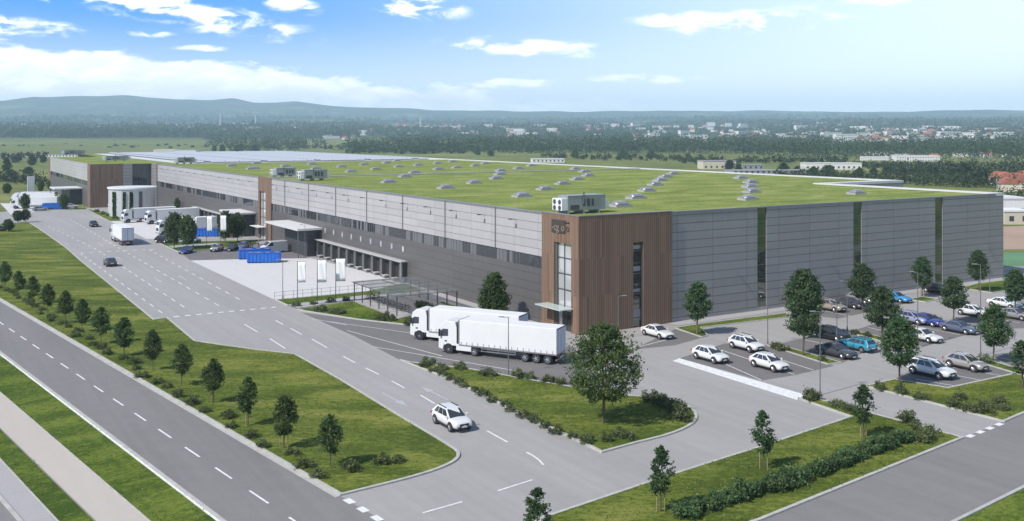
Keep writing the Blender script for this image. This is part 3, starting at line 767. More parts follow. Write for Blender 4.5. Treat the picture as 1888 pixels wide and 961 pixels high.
# ---- narrow tower in the long wall
t2 = MB(); t2.box(-P, .4, Y2A + .0, Y2A + 4.0, 0, HH + .06); t2.box(-P, .4, Y2B - 1.2, Y2B, 0, HH + .06); t2.box(-P, .4, Y2A + 4.001, Y2B - 1.201, 11.3, HH + .06)
t2 = part(t2, 'timber_tower', M['timber'])
b = MB(); b.box(.12, .2, Y2A + 4, Y2B - 1.2, 0, 11.3, 0)
for z in (2.9, 5.2, 7.2, 9.2): b.box(.02, .118, Y2A + 4, Y2B - 1.2, z - .06, z + .06, 1)
b.box(.02, .118, Y2A + 6.9, Y2A + 7.1, 0, 11.3, 1); part(b, 'stair_window', [M['glass_bright'], M['frame']], t2)
b = MB(); b.box(-2.3, -P - .01, Y2A + 3.4, Y2B, 3.0, 3.12); part(b, 'entrance_canopy', M['white_metal'], t2)

# ---- protruding block at the far end
XB, YB, YE = -20.3, 252.5, 372.0
xw = 1.2
def at_front(px):                 # s of a photo column on the block's front
    k = (px - 944) / FOC; p = CORNER + VV * YB
    return (k * p.y - p.x) / (UU.x - k * UU.y)
xa, xb_, xc = at_front(227), at_front(244), at_front(291)
b = MB(); b.box(XB, xa, YB, YB + .4, 0, HH + .05); b.box(XB - .05, XB + .3, YB + .401, YB + 5.5, 0, HH + .05); part(b, 'timber_front', M['timber'])
part(MB().box(XB - .05, XB + .3, YE - 7, YE, 0, HH + .05), 'timber_corner', M['timber'])
part(MB().box(xa, xb_, YB + .02, YB + .4, 0, HH), 'end_wall', M['panel_grey'])
b = MB(); b.box(xb_, xc + 1.5, YB + .5, YB + .9, 0, HH - .03, 0)
for i in range(1, 5): b.box(xb_ + i * (xc - xb_) / 5 - .05, xb_ + i * (xc - xb_) / 5 + .05, YB + .45, YB + .498, 0, HH - .03, 1)
part(b, 'glass_front', [M['glass'], M['frame']])
part(MB().box(XB, XB + .4, YB + 5.5, YE - 7, 0, ZW0), 'lower_wall', M['panel_dark'])
part(MB().box(XB - .12, XB + .4, YB + 5.5, YE - 7, ZW1, HH), 'upper_wall', M['panel_light'])
rnd = random.Random(9); band(YB + 5.5, YE - 7, XB)
part(MB().box(XB + .41, .2, YE - .4, YE, 0, HH - .03), 'rear_wall', M['panel_grey'])
b = MB(); b.poly([(XB + .2, YB + .2, ZR + .02), (.31, YB + .2, ZR + .02), (.31, YE - .2, ZR + .02), (XB + .2, YE - .2, ZR + .02)]); part(b, 'roof', M['roof_green'])
part(MB().box(-.6, .45, YM, YB + .5, 0, HH - .02), 'link_wall', M['panel_grey'])

# ---- loading docks
M['canopy_grey'] = mat('pale canopy sheet', (.42, .41, .40), .6, var=.08)
M['block_dark'] = mat_panel('charcoal block cladding', (.055, .055, .058), 1.15, 6.0, .3)
def docks(y0, y1, n, x=0.0):
    w = (y1 - y0) / n; d = .95; zt = 3.15
    pil = MB()
    for i in range(n + 1): pil.box(x - d, x - .01, y0 + i * w - .45, y0 + i * w + .45, 0, zt)
    pil.box(x - d + .05, x - .01, y0 - .45, y1 + .45, zt + .001, zt + .30)
    part(pil, 'dock_surround', M['dock_grey'])
    part(MB().box(x - d - .3, x - .011, y0 - .9, y1 + .7, zt + .301, zt + .46), 'dock_canopy', M['canopy_grey'])
    part(MB().box(x - d - .2, x - d + .02, y0 - .85, y0 - .5, 0, zt + .3), 'canopy_post', M['steel'])
    for i in range(n):
        a, c = y0 + i * w + .45, y0 + (i + 1) * w - .45
        b = MB(); b.box(x - .25, x - .012, a, c, .3, zt, 0); dd = part(b, 'dock_door', [M['dark_void']])
        b = MB(); b.box(x - d + .12, x - d + .30, a + .1, a + .30, .3, 2.0); part(b, 'guide_post', M['canopy_grey'], dd)
        b = MB(); b.box(x - d - .35, x - .26, a + 1.2, c - .45, .42, .52, 0); b.box(x - d - .30, x - .26, a + 1.3, c - .55, .03, .419, 1); part(b, 'dock_leveller', [M['canopy_grey'], M['frame_grey']], dd)
def loading_block(y0, y1, x=0.0, d=2.6, cx=5.2, cy0=-1.6, cy1=21.0):
    b = MB(); b.box(x - d, x - .01, y0, y1, 0, 5.3); part(b, 'loading_block', M['block_dark'])
    b = MB(); b.box(x - cx, x - .012, y0 + cy0, y0 + cy0 + cy1, 5.5, 5.9)
    part(b, 'canopy_roof', M['white_sheet'])
    b = MB()
    for yy in (y0 + cy0 + .4, y0 + cy0 + cy1 - .4): b.tube((x - cx + .3, yy, 0), (x - cx + .3, yy, 5.5), .11, n=8)
    part(b, 'canopy_posts', M['steel_dark'])
    b = MB(); b.box(x - .09, x - .013, y1 + 2, y1 + 6.5, 0, 3.6); part(b, 'roller_door', M['frame'])
docks(50.0, 89.5, 10); loading_block(90.6, 104.5)
docks(150, 192, 10); loading_block(135.5, 147, cy1=13.5)
loading_block(272, 282, XB, 4, 9, -1.5, 14)
docks(284, 320, 8, XB)

# ================================================================== things on the roof
def air_unit(L, wd, h, label, s, t, rz, group=None):
    u = thing('air_handling_unit', label, 'air unit', W(s, t, ZR), TH + rz, group)
    b = MB(); b.box(-L/2 + .9, L/2, -wd/2, wd/2, .45, h); b.box(-L/2 + .9, L/2 + .04, -wd/2 - .05, wd/2 + .05, h + .001, h + .07)
    b.build('casing', M['unit_grey'], u, bevel=.03)
    b = MB(); b.box(-L/2, -L/2 + .899, -wd/2 + .05, wd/2 - .05, .5, h - .3); e = b.build('fan_section', M['white_metal'], u, bevel=.02)
    for yy in (-wd/4, wd/4):
        for zz in (h * .36, h * .68): MB().tube((-L/2 - .03, yy, zz), (-L/2 - .001, yy, zz), .32, n=14).build('fan_grille', M['unit_dark'], e)
    lv = MB(); f = -wd/2 - .06
    lv.box(-L/2 + 1.3, -L/2 + 2.7, f, f + .05, .55, h * .5)
    lv.build('air_intake', M['unit_dark'], u)
    lv = MB()
    for k in (3.3, 4.0, 4.7): lv.box(-L/2 + k, -L/2 + k + .38, f, f + .05, h * .42, h * .82)
    lv.build('louvre', M['unit_dark'], u)
    pn = MB()
    for k in (.58, .76): pn.box(-L/2 + L * k, -L/2 + L * k + L * .10, f + .02, f + .05, h * .38, h * .84)
    pn.build('access_panel', M['frame_grey'], u)
    pn = MB(); pn.box(L/2 + .001, L/2 + .75, -wd/2 + .2, -wd/2 + 1.2, .7, 1.75, 0); pn.box(L/2 + .75, L/2 + .78, -wd/2 + .3, -wd/2 + 1.1, .75, 1.3, 1); pn.build('exhaust_hood', [M['white_metal'], M['unit_dark']], u)
    b = MB()
    for k in (.15, .5, .85): b.box(-L/2 + L * k - .1, -L/2 + L * k + .1, -wd/2, wd/2, 0, .449)
    b.build('support_rail', M['unit_grey'], u)
    MB().tube((-L * .02, -wd/2 - .12, h * .55), (-L * .02, -wd/2 - .12, h + .55), .1, n=8).build('flue', M['steel_dark'], u)
    return u
def unit_at(px, py, L, wd, h, label, rz=0, group='air handling units on the hall roof'):
    s, t = LOC(px, py, ZR); air_unit(L, wd, h, label, s, t + wd / 2, rz, group)
unit_at(1077, 394, 7.0, 2.3, 2.35, 'large pale air handling unit above the corner timber tower')
unit_at(524, 327, 5.6, 2.4, 2.2, 'pale louvred air unit farther back of the pair above the narrow timber tower')
unit_at(579, 333.5, 6.2, 2.4, 2.4, 'grey air unit closer of the pair above the narrow timber tower')
unit_at(341, 302.5, 6.5, 2.4, 2.2, 'grey air unit on the roof at the far end of the long wall')
unit_at(214, 297.5, 9.0, 2.6, 2.0, 'low grey air unit above the far brown timber front')
unit_at(136, 286.5, 10, 2.6, 2.4, 'grey air unit farthest away on the end block roof')
# rows of solar panels on the far half of the roof
def solar_row(L, w=1.9):
    b = MB(); n = max(2, round(L / 5.2)); st = L / n
    for i in range(n):
        x0 = i * st + .12; x1 = (i + 1) * st - (.12 if i % 4 else 2.4)
        vs = [(x0, 0, .3), (x1, 0, .3), (x1, w, .75), (x0, w, .75), (x0, 0, .25), (x1, 0, .25), (x1, w, .70), (x0, w, .70)]
        b.add(vs, [(0, 1, 2, 3), (7, 6, 5, 4), (0, 4, 5, 1), (1, 5, 6, 2), (2, 6, 7, 3), (3, 7, 4, 0)], 0)
    b.box(.1, L - .1, w * .75, w * .8, 0, .6, 1)
    return b
base = None; rows = 42
for i in range(rows):
    if base is None:
        o = base = solar_row(92).build('solar_panel_row', [M['solar'], M['steel']])
    else: o = base.copy(); link(o)
    o.location = W(14, 250 + i * 4.4, ZR + .07); o.rotation_euler = (0, 0, TH)
    tag(o, f'long row of blue solar panels on the hall roof, {ordinal(i)} row from the green planting', 'solar panels', 'solar panel rows on the far roof')

# ================================================================== tank beside the hall
tk = W(-13.8, 214.6)
tank = thing('sprinkler_tank', 'pale round tank with flat lid and green climbers beside the far timber front', 'tank', tk, TH)
b = MB(); prof = [(6.75, 0), (6.75, 8.3)]
N = 48
vs = [(6.75 * math.cos(2*math.pi*i/N), 6.75 * math.sin(2*math.pi*i/N), z) for z in (0, 8.3) for i in range(N)]
b.add(vs, [(i, (i+1) % N, N + (i+1) % N, N + i) for i in range(N)] + [tuple(range(N, 2*N))])
b.build('tank_wall', mat_panel('tank cladding', (.52, .52, .52), 30, 1.7, .35, metal=.2), tank, smooth=False)
b = MB(); b.prism([(7.1 * math.cos(2*math.pi*i/N), 7.1 * math.sin(2*math.pi*i/N)) for i in range(N)], 8.301, 8.75); b.build('lid', M['white_metal'], tank)
rv = random.Random(4)
ca = math.atan2(-tk.y, -tk.x) - TH          # side that faces the road
for da, wdt in ((-.94, .13), (-.45, .08), (-.16, .10)):
    b = MB()
    for _ in range(520):
        a = ca + da + 0.12 + (rv.random() - .5) * wdt * (1 + .3 * rv.random()); z = .1 + rv.random() ** .8 * 7.3; r_ = 6.8 + rv.random() * .25
        c = Vector((r_ * math.cos(a), r_ * math.sin(a), z)); u = Vector((rv.uniform(-1, 1), rv.uniform(-1, 1), rv.uniform(-1, 1))).normalized() * .3; v = u.orthogonal().normalized() * .26
        b.poly([c - u, c - v, c + u, c + v])
    b.build('climbing_plant', M['leaf_ivy'], tank)
b = MB(); b.box(-.5, .5, -.1, .1, 0, 7.6); o = b.build('ladder_shaft', M['frame'], tank)
aa = ca + .36; o.location = (6.8 * math.cos(aa), 6.8 * math.sin(aa), 0); o.rotation_euler = (0, 0, aa + R(90))
p = G(211, 396)
o = thing('pump_house', 'small white flat-roofed pump house at the foot of the round tank', 'hut', p, TH)
MB().box(-1.6, 1.6, -1.3, 1.3, 0, 3.0).build('wall', M['render_white'], o); MB().box(-1.75, 1.75, -1.45, 1.45, 3.001, 3.2).build('roof', M['white_metal'], o); MB().box(-.45, .45, -1.36, -1.301, .05, 2.1).build('door', M['frame_grey'], o)
p = G(57, 372)
o = thing('advertising_pylon', 'blank white upright pylon rising behind the parked lorries at the far yard', 'pylon', p, TH)
MB().box(-1.2, 1.2, -.4, .4, 0, 9.3).build('panel', M['white_sheet'], o, bevel=.05); MB().box(-1.4, 1.4, -.6, .6, 0, .5).build('plinth', M['concrete_grey'], o)

# ================================================================== vehicles
def mat_paint(name, col, metal=.0, rough=.25): return mat(name, col, rough, metal, coat=.7)
PAINT = {'white': mat_paint('car paint white', (.66, .66, .65)), 'silver': mat_paint('car paint silver', (.42, .41, .40), .5), 'beige': mat_paint('car paint beige', (.45, .42, .385), .4),
         'tan': mat_paint('car paint tan', (.40, .345, .295), .3), 'black': mat_paint('car paint black', (.025, .026, .03), .2), 'grey': mat_paint('car paint dark grey', (.085, .088, .10), .4),
         'blue': mat_paint('car paint blue', (.05, .085, .33), .3), 'lavender': mat_paint('car paint pale blue', (.36, .38, .56), .3), 'teal': mat_paint('car paint teal', (.05, .31, .42), .2),
         'sky': mat_paint('car paint sky blue', (.07, .32, .62), .2), 'red': mat_paint('car paint red', (.40, .05, .035)), 'bluegrey': mat_paint('car paint blue grey', (.15, .18, .26), .4)}
def wheel(root, x, y, r=.34, w=.23, name='wheel'):
    b = MB(); s = 1 if y > 0 else -1
    b.lathe_y([(r * .62, -w/2), (r * .93, -w/2), (r, -w * .32), (r, w * .32), (r * .93, w/2), (r * .62, w/2), (r * .62, -w/2)], (0, 0, 0), 22)
    t = b.build(name, M['rubber'], root, smooth=True); t.location = (x, y, r)
    c = MB(); yo = s * w * .42
    c.lathe_y([(r * .64, yo * .6), (r * .64, yo), (r * .56, yo * 1.04), (r * .53, yo * .8)], (0, 0, 0), 22)
    for k in range(5):
        a = 2 * math.pi * k / 5
        p0 = (0, yo * .95, 0); p1 = (math.cos(a) * r * .56, yo * .98, math.sin(a) * r * .56)
        c.tube(p0, p1, r * .13, r * .10, 6)
    c.lathe_y([(0, yo * 1.06), (r * .16, yo * 1.06), (r * .18, yo * .7)], (0, 0, 0), 12)
    c.build('rim', M['rim'], t)
    d = MB(); d.lathe_y([(0, yo * .45), (r * .60, yo * .45)], (0, 0, 0), 16); d.build('brake_disc', M['trim'], t)
    return t

CARS = dict(
    suv=dict(L=4.5, hw=.95, belt=1.05, roof=1.65, nose=.95, bot=.30, cab=(-2.14, 1.14, -1.42, .22), tw=.65, wb=(-1.34, 1.36), r=.37, tail=1.02),
    hatch=dict(L=4.5, hw=.92, belt=1.0, roof=1.58, nose=.90, bot=.27, cab=(-2.12, 1.08, -1.25, .12), tw=.62, wb=(-1.34, 1.40), r=.365, tail=1.04),
    saloon=dict(L=4.75, hw=.92, belt=.94, roof=1.44, nose=.80, bot=.23, cab=(-1.85, 1.02, -.95, .12), tw=.60, wb=(-1.42, 1.42), r=.335, tail=.98),
    wagon=dict(L=4.75, hw=.92, belt=.96, roof=1.50, nose=.82, bot=.24, cab=(-2.25, 1.02, -1.85, .15), tw=.63, wb=(-1.40, 1.40), r=.34, tail=.96))
def lerp3(a, b, t): return tuple(a[i] + (b[i] - a[i]) * t for i in range(3))
def patch(b, q, u0, u1, v0, v1, off, mi=0):
    """a glass pane lying on the quad q = bottom-back, bottom-front, top-front, top-back"""
    A, B, C, D = [Vector(x) for x in q]
    nrm = (B - A).cross(D - A).normalized() * off
    f = lambda u, v: (A.lerp(B, u)).lerp(D.lerp(C, u), v) + nrm
    b.poly([f(u0, v0), f(u1, v0), f(u1, v1), f(u0, v1)], mi)
def make_car(kind, paint_name, label, group=None):
    k = CARS[kind]; L, hw, z0, zb, zr = k['L'], k['hw'], k['bot'], k['belt'], k['roof']; h = L / 2; nz_, tl = k['nose'], k['tail']
    root = thing('parked_car', label, 'car', group=group); pm = PAINT[paint_name]
    st = [(-h, z0 + .22, tl * .80, .80), (-h + .06, z0 + .08, tl * .95, .90), (-h + .35, z0, tl, .985), (k['wb'][0], z0, tl + .01, 1), (-.5, z0 - .02, zb, .985), (.5, z0 - .02, zb, .985), (k['cab'][1] + .02, z0, zb - .01, .985),
          (k['wb'][1] + .05, z0, (zb + nz_) / 2 + .03, .985), (h - .3, z0, nz_, .93), (h - .07, z0 + .05, nz_ - .10, .84), (h, z0 + .18, nz_ - .25, .74)]
    b = MB(); ring = []
    for x, a, c, w in st:
        w *= hw; m = a + (c - a) * .55
        half = [(0, a), (w * .80, a), (w * .96, a + .10), (w, m), (w * .965, c - .10), (w * .86, c - .015), (w * .45, c + .02), (0, c + .03)]
        ring.append([(x, -y, z) for y, z in half] + [(x, y, z) for y, z in half[-2:0:-1]])
    n = len(ring[0]); vs = [p for r_ in ring for p in r_]
    fs = [(i*n + j, i*n + (j+1) % n, (i+1)*n + (j+1) % n, (i+1)*n + j) for i in range(len(ring)-1) for j in range(n)]
    fs += [tuple(range(n)), tuple(range((len(ring)-1)*n, len(ring)*n))]
    b.add(vs, fs); body = b.build('body', pm, root, smooth=True, sub=1)
    # cabin shell
    x0, x1, x2, x3 = k['cab']; bw, tw_ = hw * .90, k['tw']; zb2 = zb - .04
    c = {}
    for s in (-1, 1): c[s] = [(x0, s*bw, zb2), (x1, s*bw, zb2), (x3, s*tw_, zr - .05), (x2, s*tw_, zr - .05)]
    b = MB(); g = []
    for t in range(7):
        u = t / 6; x = x2 + (x3 - x2) * u; zz = zr - .05 + .05 * math.sin(math.pi * (u * .8 + .12))
        g.append([(x, -tw_, zr - .05), (x, -tw_ * .8, zz), (x, 0, zz + .015), (x, tw_ * .8, zz), (x, tw_, zr - .05)])
    vs = [p for r_ in g for p in r_]; fs = [(i*5 + j, i*5 + j + 1, (i+1)*5 + j + 1, (i+1)*5 + j) for i in range(6) for j in range(4)]
    nn = len(vs); vs += c[-1][:2] + c[1][:2]     # nn: -x0, nn+1: -x1, nn+2: +x0, nn+3: +x1
    fs += [(nn, nn+1, 30, 25, 20, 15, 10, 5, 0), (nn+3, nn+2, 4, 9, 14, 19, 24, 29, 34), (nn+1, nn+3, 34, 33, 32, 31, 30), (nn+2, nn, 0, 1, 2, 3, 4)]
    b.add(vs, fs); b.build('cabin', pm, root, bevel=.03)
    q = [c[-1][1], c[1][1], c[1][2], c[-1][2]]
    b = MB(); patch(b, q, .05, .95, .05, .93, .012); b.build('windscreen', M['car_glass'], root)
    q = [c[1][0], c[-1][0], c[-1][3], c[1][3]]
    b = MB(); patch(b, q, .08, .92, .22 if kind != 'saloon' else .08, .90, .012); b.build('rear_window', M['car_glass'], root)
    for s in (-1, 1):
        q = c[s] if s < 0 else [c[s][1], c[s][0], c[s][3], c[s][2]]
        for a, e in ((.13, .33), (.36, .62), (.645, .92)):
            if s > 0: a, e = 1 - e, 1 - a
            b = MB(); patch(b, q, a, e, .10, .86, .012); b.build('side_window', M['car_glass'], root)
    for x in k['wb']:
        for s in (-1, 1):
            ar = MB(); ar.lathe_y([(0, 0), (k['r'] * 1.16, 0), (k['r'] * 1.16, -.25 * s)], (x, s * (hw * .992), k['r'] + .03), 22); ar.build('wheel_arch', M['trim'], root)
            wheel(root, x, s * (hw - .085), k['r'])
    b = MB()
    for s in (-1, 1): b.box(-k['wb'][1] * .66, k['wb'][1] * .66, s * hw * .985 - .02, s * hw * .985 + .02, z0 - .02, z0 + .10)
    b.build('sill', M['trim'], root)
    b = MB(); b.box(h - .09, h - .005, -hw * .45, hw * .45, nz_ - .42, nz_ - .20); b.build('grille', M['trim'], root)
    b = MB(); b.box(h - .06, h + .015, -hw * .62, hw * .62, z0 + .06, z0 + .22); b.build('front_bumper', M['trim'], root)
    b = MB(); b.box(-h - .015, -h + .07, -hw * .70, hw * .70, z0 + .07, z0 + .26); b.build('rear_bumper', M['trim'], root)
    for s in (-1, 1):
        b = MB(); b.add([(h - .10, s * hw * .42, nz_ - .19), (h - .10, s * hw * .70, nz_ - .17), (h - .34, s * hw * .935, nz_ - .13), (h - .34, s * hw * .95, nz_ - .26), (h - .07, s * hw * .76, nz_ - .32), (h - .02, s * hw * .46, nz_ - .30)], [(0, 1, 2, 3, 4, 5)]); b.build('headlight', M['lamp_clear'], root)
        b = MB(); b.box(-h + .02, -h + .10, s * hw * .82 - .13, s * hw * .82 + .11, tl - .30, tl - .10); b.build('tail_light', M['lamp_red'], root)
        b = MB(); b.box(x1 - .32, x1 - .16, s * hw * .99 - .02 if s > 0 else s * hw * .99 - .17, s * hw * .99 + .17 if s > 0 else s * hw * .99 + .02, zb + .02, zb + .17); b.build('mirror', pm, root, bevel=.03)
    b = MB(); b.box(h - .004, h + .02, -.26, .26, nz_ - .50, nz_ - .39); b.box(-h - .02, -h + .005, -.26, .26, tl - .45, tl - .34); b.build('number_plate', M['plate'], root)
    if kind in ('suv', 'wagon'):
        b = MB()
        for s in (-1, 1): b.box(x2 + .15, x3 - .15, s * tw_ * .9 - .02, s * tw_ * .9 + .02, zr - .02, zr + .05)
        b.build('roof_rail', M['trim'], root)
    return root
def snap_dir(px, py, dpx, dpy):
    return ang(G(px + dpx, py + dpy) - G(px, py))
PROTO = {}
def car(kind, col, px, py, heading, label, group, name='parked_car'):
    if (kind) not in PROTO:
        o = make_car(kind, col, label, group); PROTO[kind] = (o, col)
    else:
        src, c0 = PROTO[kind]; o = copy_tree(src); o.name = name
        if col != c0: paint(o, PAINT[c0], PAINT[col])
    o.name = name; p = G(px, py); o.location = (p.x, p.y, .026); o.rotation_euler = (0, 0, heading)
    if label.startswith('large'): o.scale = (1.1, 1.06, 1.03)
    tag(o, label, 'car', group); return o
GP, GD = 'cars in the car park', 'cars on the access road'
T_, A_ = A_TOWARD, A_AWAY
CAM = R(-90)
CARLIST = [
 ('suv', 'white', 833, 786, T_, 'white off-road car driving towards the junction on the wide access road', GD),
 ('hatch', 'grey', 203, 490, A_, 'dark grey car driving away in the lane behind the white box lorry', GD),
 ('hatch', 'black', 173, 418, T_, 'small dark car far up the access road near the round tank', GD),
 ('saloon', 'blue', 343, 467, CAM, 'violet-blue saloon standing at the end of the bays near the white flags', 'cars by the flags'),
 ('hatch', 'silver', 400, 463, CAM, 'pale silver car parked in the bays left of the blue skips', 'cars by the flags'),
 ('saloon', 'black', 428, 462, CAM, 'black saloon between the silver car and the blue-grey car by the flags', 'cars by the flags'),
 ('hatch', 'bluegrey', 448, 459, CAM, 'blue-grey car parked next to the blue skips', 'cars by the flags'),
 ('suv', 'black', 302, 448, T_ + .5, 'dark car parked at the kerb below the tree clump', 'cars by the flags'),
 ('hatch', 'bluegrey', 354, 447.5, T_ + .5, 'dark blue-grey car half hidden behind the tree clump', 'cars by the flags'),
 ('hatch', 'red', 424, 438, A_U, 'red car behind the white flags near the dark block', 'cars by the flags'),
 ('saloon', 'white', 1212, 621, T_, 'white saloon parked alone beside the timber corner tower', GP),
 ('hatch', 'white', 1310, 665, T_, 'white hatchback parked along the white painted strip', GP),
 ('suv', 'white', 1376, 645, T_, 'white sports utility car at the back of the three by the white strip', GP),
 ('hatch', 'white', 1418, 680, T_, 'white hatchback on the outer side of the three by the white strip', GP),
 ('hatch', 'black', 1535, 626, T_, 'black car parked behind the teal estate', GP),
 ('saloon', 'grey', 1543, 657, T_, 'dark grey saloon parked in front of the teal estate', GP),
 ('wagon', 'teal', 1579, 645, A_, 'bright teal estate car showing its tail', GP),
 ('suv', 'tan', 1532, 573, T_, 'tan car in the row by the grey wall, beside the dark saloon', GP),
 ('saloon', 'grey', 1568, 567, T_, 'dark grey saloon in the row by the grey wall', GP),
 ('hatch', 'silver', 1588, 559, T_, 'silver car behind a tree in the row by the grey wall', GP),
 ('saloon', 'sky', 1652, 556, T_, 'bright sky-blue car in the row by the grey wall', GP),
 ('hatch', 'black', 1728, 541, T_, 'black car parked against the grey wall near the last slot window', GP),
 ('hatch', 'lavender', 1683, 596, T_, 'pale blue hatchback beside the deep blue saloon', GP),
 ('saloon', 'blue', 1709, 599, T_, 'deep blue saloon beside the pale blue hatchback', GP),
 ('saloon', 'white', 1701, 628, T_, 'white saloon parked across from the teal estate', GP),
 ('saloon', 'bluegrey', 1769, 613, T_, 'long slate-grey saloon in front of the tree with the round crown', GP),
 ('hatch', 'white', 1795, 583, T_, 'white car behind the slate-grey saloon', GP),
 ('saloon', 'white', 1852, 567, T_, 'white saloon at the end of the far bay row', GP),
 ('saloon', 'silver', 1872, 588, T_, 'silver saloon cut by the picture edge', GP),
 ('suv', 'silver', 1884, 563, T_, 'silver car behind the white saloon at the picture edge', GP),
 ('suv', 'white', 1717, 693, T_, 'large white off-road car parked with its nose towards the grass bank', GP),
 ('hatch', 'beige', 1781, 680, T_, 'beige hatchback with a dark windscreen next to the large white off-road car', GP),
 ('hatch', 'silver', 74, 389, A_U, 'silver car parked in front of the far white lorries', 'cars by the far yard'),
 ('suv', 'white', 131, 384.5, A_U, 'white car beneath the canopy of the far docks', 'cars by the far yard'),
 ('hatch', 'grey', 2, 427, A_U, 'dark car on the far left behind a small tree', 'cars by the far yard'),
]
for k, c, px, py, hd, lb, gp in CARLIST:
    car(k, c, px, py, hd, lb, gp, 'car' if gp == GD else 'parked_car')

def make_truck(label, group=None):
    r = thing('semi_truck', label, 'lorry', group=group)
    # tractor cab, seen from the side
    prof = [(4.95, .95), (4.95, 3.0), (5.15, 3.62), (6.4, 3.72), (6.95, 3.30), (7.22, 2.55), (7.30, 1.55), (7.30, .55), (6.75, .42), (6.62, .95)]
    cab = MB().extrude_xz(prof, -1.23, 1.23).build('cab', M['cab_white'], r, bevel=.06)
    b = MB(); b.poly([(7.235, -1.1, 2.52), (7.235, 1.1, 2.52), (7.0, 1.02, 3.22), (7.0, -1.02, 3.22)]); o = b.build('windscreen', M['car_glass'], r)
    o.location.x = .02
    for s in (-1, 1):
        b = MB(); b.poly([(6.05, s*1.236, 2.0), (7.0, s*1.236, 1.9), (6.92, s*1.236, 2.6), (6.72, s*1.236, 2.78), (6.05, s*1.236, 2.78)]); b.build('side_window', M['car_glass'], r)
        b = MB(); b.box(6.98, 7.16, s*1.45 - .10, s*1.45 + .10, 1.95, 2.75); b.build('mirror', M['trim'], r, bevel=.03)
        b = MB(); b.box(7.26, 7.33, s*.95 - .2, s*.95 + .2, .75, .98); b.build('headlight', M['lamp_clear'], r)
        b = MB(); b.box(3.1, 5.0, s*1.22 - .03, s*1.22 + .03, .50, 1.22); b.build('side_skirt', M['cab_white'], r)
        b = MB(); b.box(-2.4, 1.9, s*1.20 - .02, s*1.20 + .02, .62, .72); b.box(-2.4, 1.9, s*1.20 - .02, s*1.20 + .02, .90, 1.0)
        for x in (-2.35, -.25, 1.8): b.box(x - .04, x + .04, s*1.15 - .02, s*1.15 + .02, .58, 1.1)
        b.build('side_guard', M['steel'], r)
        b = MB(); b.lathe_y([(0, 0), (.60, 0), (.60, -.25 * s)], (6.0, s * 1.238, .58), 22); b.build('wheel_arch', M['trim'], r)
        b = MB(); b.box(6.2, 6.5, s*1.24 - .005, s*1.24 + .005, 1.35, 1.5); b.build('door_badge', M['trim'], r)
    b = MB(); b.box(7.285, 7.315, -.85, .85, 1.0, 1.75); b.build('grille', M['trim'], r)
    b = MB(); b.box(7.22, 7.36, -1.2, 1.2, .42, .70); b.build('front_bumper', M['frame_grey'], r, bevel=.03)
    b = MB(); b.box(-7.2, 6.5, -.45, .45, .78, 1.06); b.box(4.98, 5.02, -1.0, 1.0, 1.07, 2.9); b.build('chassis', M['trim'], r)
    b = MB(); b.box(3.3, 4.9, -.6, .6, 1.07, 1.3); b.box(4.66, 4.94, -1.1, 1.1, 1.1, 3.3); b.build('cab_rear_duct', M['trim'], r)
    tr = MB().box(-7.3, 4.62, -1.27, 1.27, 1.18, 3.95).build('trailer_box', M['curtain'], r, bevel=.04)
    b = MB(); b.box(-7.31, 4.63, -1.285, 1.285, 1.06, 1.176); b.build('trailer_rail', M['frame_grey'], r)
    b = MB()
    for i in range(17):
        for s in (-1, 1): b.box(-6.9 + i * .7, -6.9 + i * .7 + .07, s * 1.279 - .008, s * 1.279 + .008, 1.10, 1.52)
    b.build('curtain_buckles', M['frame_grey'], tr)
    b = MB(); b.box(4.55, 4.70, -1.275, 1.275, 1.18, 3.96); b.build('front_frame', M['frame_grey'], tr)
    for s in (-1, 1):
        b = MB(); b.box(-7.36, -7.305, s*.63 - .57, s*.63 + .57, 1.28, 3.82); d = b.build('rear_door', M['door_blue'], tr)
        b = MB()
        for q in (-.2, .25): b.tube((-7.38, s*.63 + q, 1.25), (-7.38, s*.63 + q, 3.85), .02, n=6)
        b.build('lock_rod', M['steel'], tr)
        b = MB(); b.box(-7.39, -7.31, s*.95 - .2, s*.95 + .2, .86, 1.0); b.build('tail_light', M['lamp_red'], r)
    b = MB(); b.box(-7.34, -7.30, -1.27, 1.27, 3.825, 3.96); b.box(-7.335, -7.30, -.055, .055, 1.2, 3.82); b.box(-7.335, -7.30, 1.205, 1.27, 1.2, 3.82); b.box(-7.335, -7.30, -1.27, -1.205, 1.2, 3.82); b.build('rear_frame', M['frame'], tr)
    b = MB(); b.box(-7.25, -7.15, -1.15, 1.15, .45, .60); b.build('rear_bumper', M['frame_grey'], r)
    b = MB(); b.box(-7.30, -7.27, -.28, .28, .66, .78); b.build('number_plate', M['plate'], r)
    for x, in ((6.0,), (2.75,), (-3.5,), (-4.85,), (-6.2,)):
        for s in (-1, 1): wheel(r, x, s * 1.06, .5, .32)
    b = MB()
    for x in (2.75, -3.5, -4.85, -6.2):
        for s in (-1, 1): b.box(x - .5, x + .5, s * 1.06 - .18, s * 1.06 + .18, 1.02, 1.058)
    b.build('mudguard', M['trim'], r)
    return r
truck0 = None
def truck(px, py, heading, label, group, ref=0.0, z=.022):
    """px, py: where the wheels under the point «ref» of the lorry stand"""
    global truck0
    if truck0 is None: o = truck0 = make_truck(label, group)
    else: o = copy_tree(truck0)
    p = G(px, py) - Vector((math.cos(heading), math.sin(heading), 0)) * ref
    o.location = (p.x, p.y, z); o.rotation_euler = (0, 0, heading); tag(o, label, 'lorry', group)
fr, rr = G(824, 652), G(1020, 674)
HD = ang(fr - rr)
truck(824, 647, HD, 'white curtain-sided lorry nearest the shrub bed in the lorry bay', 'white lorries in the lorry bay', 6.9)
truck(771, 622.5, HD, 'white curtain-sided lorry behind its twin, beside the dark tree', 'white lorries in the lorry bay', 6.9)
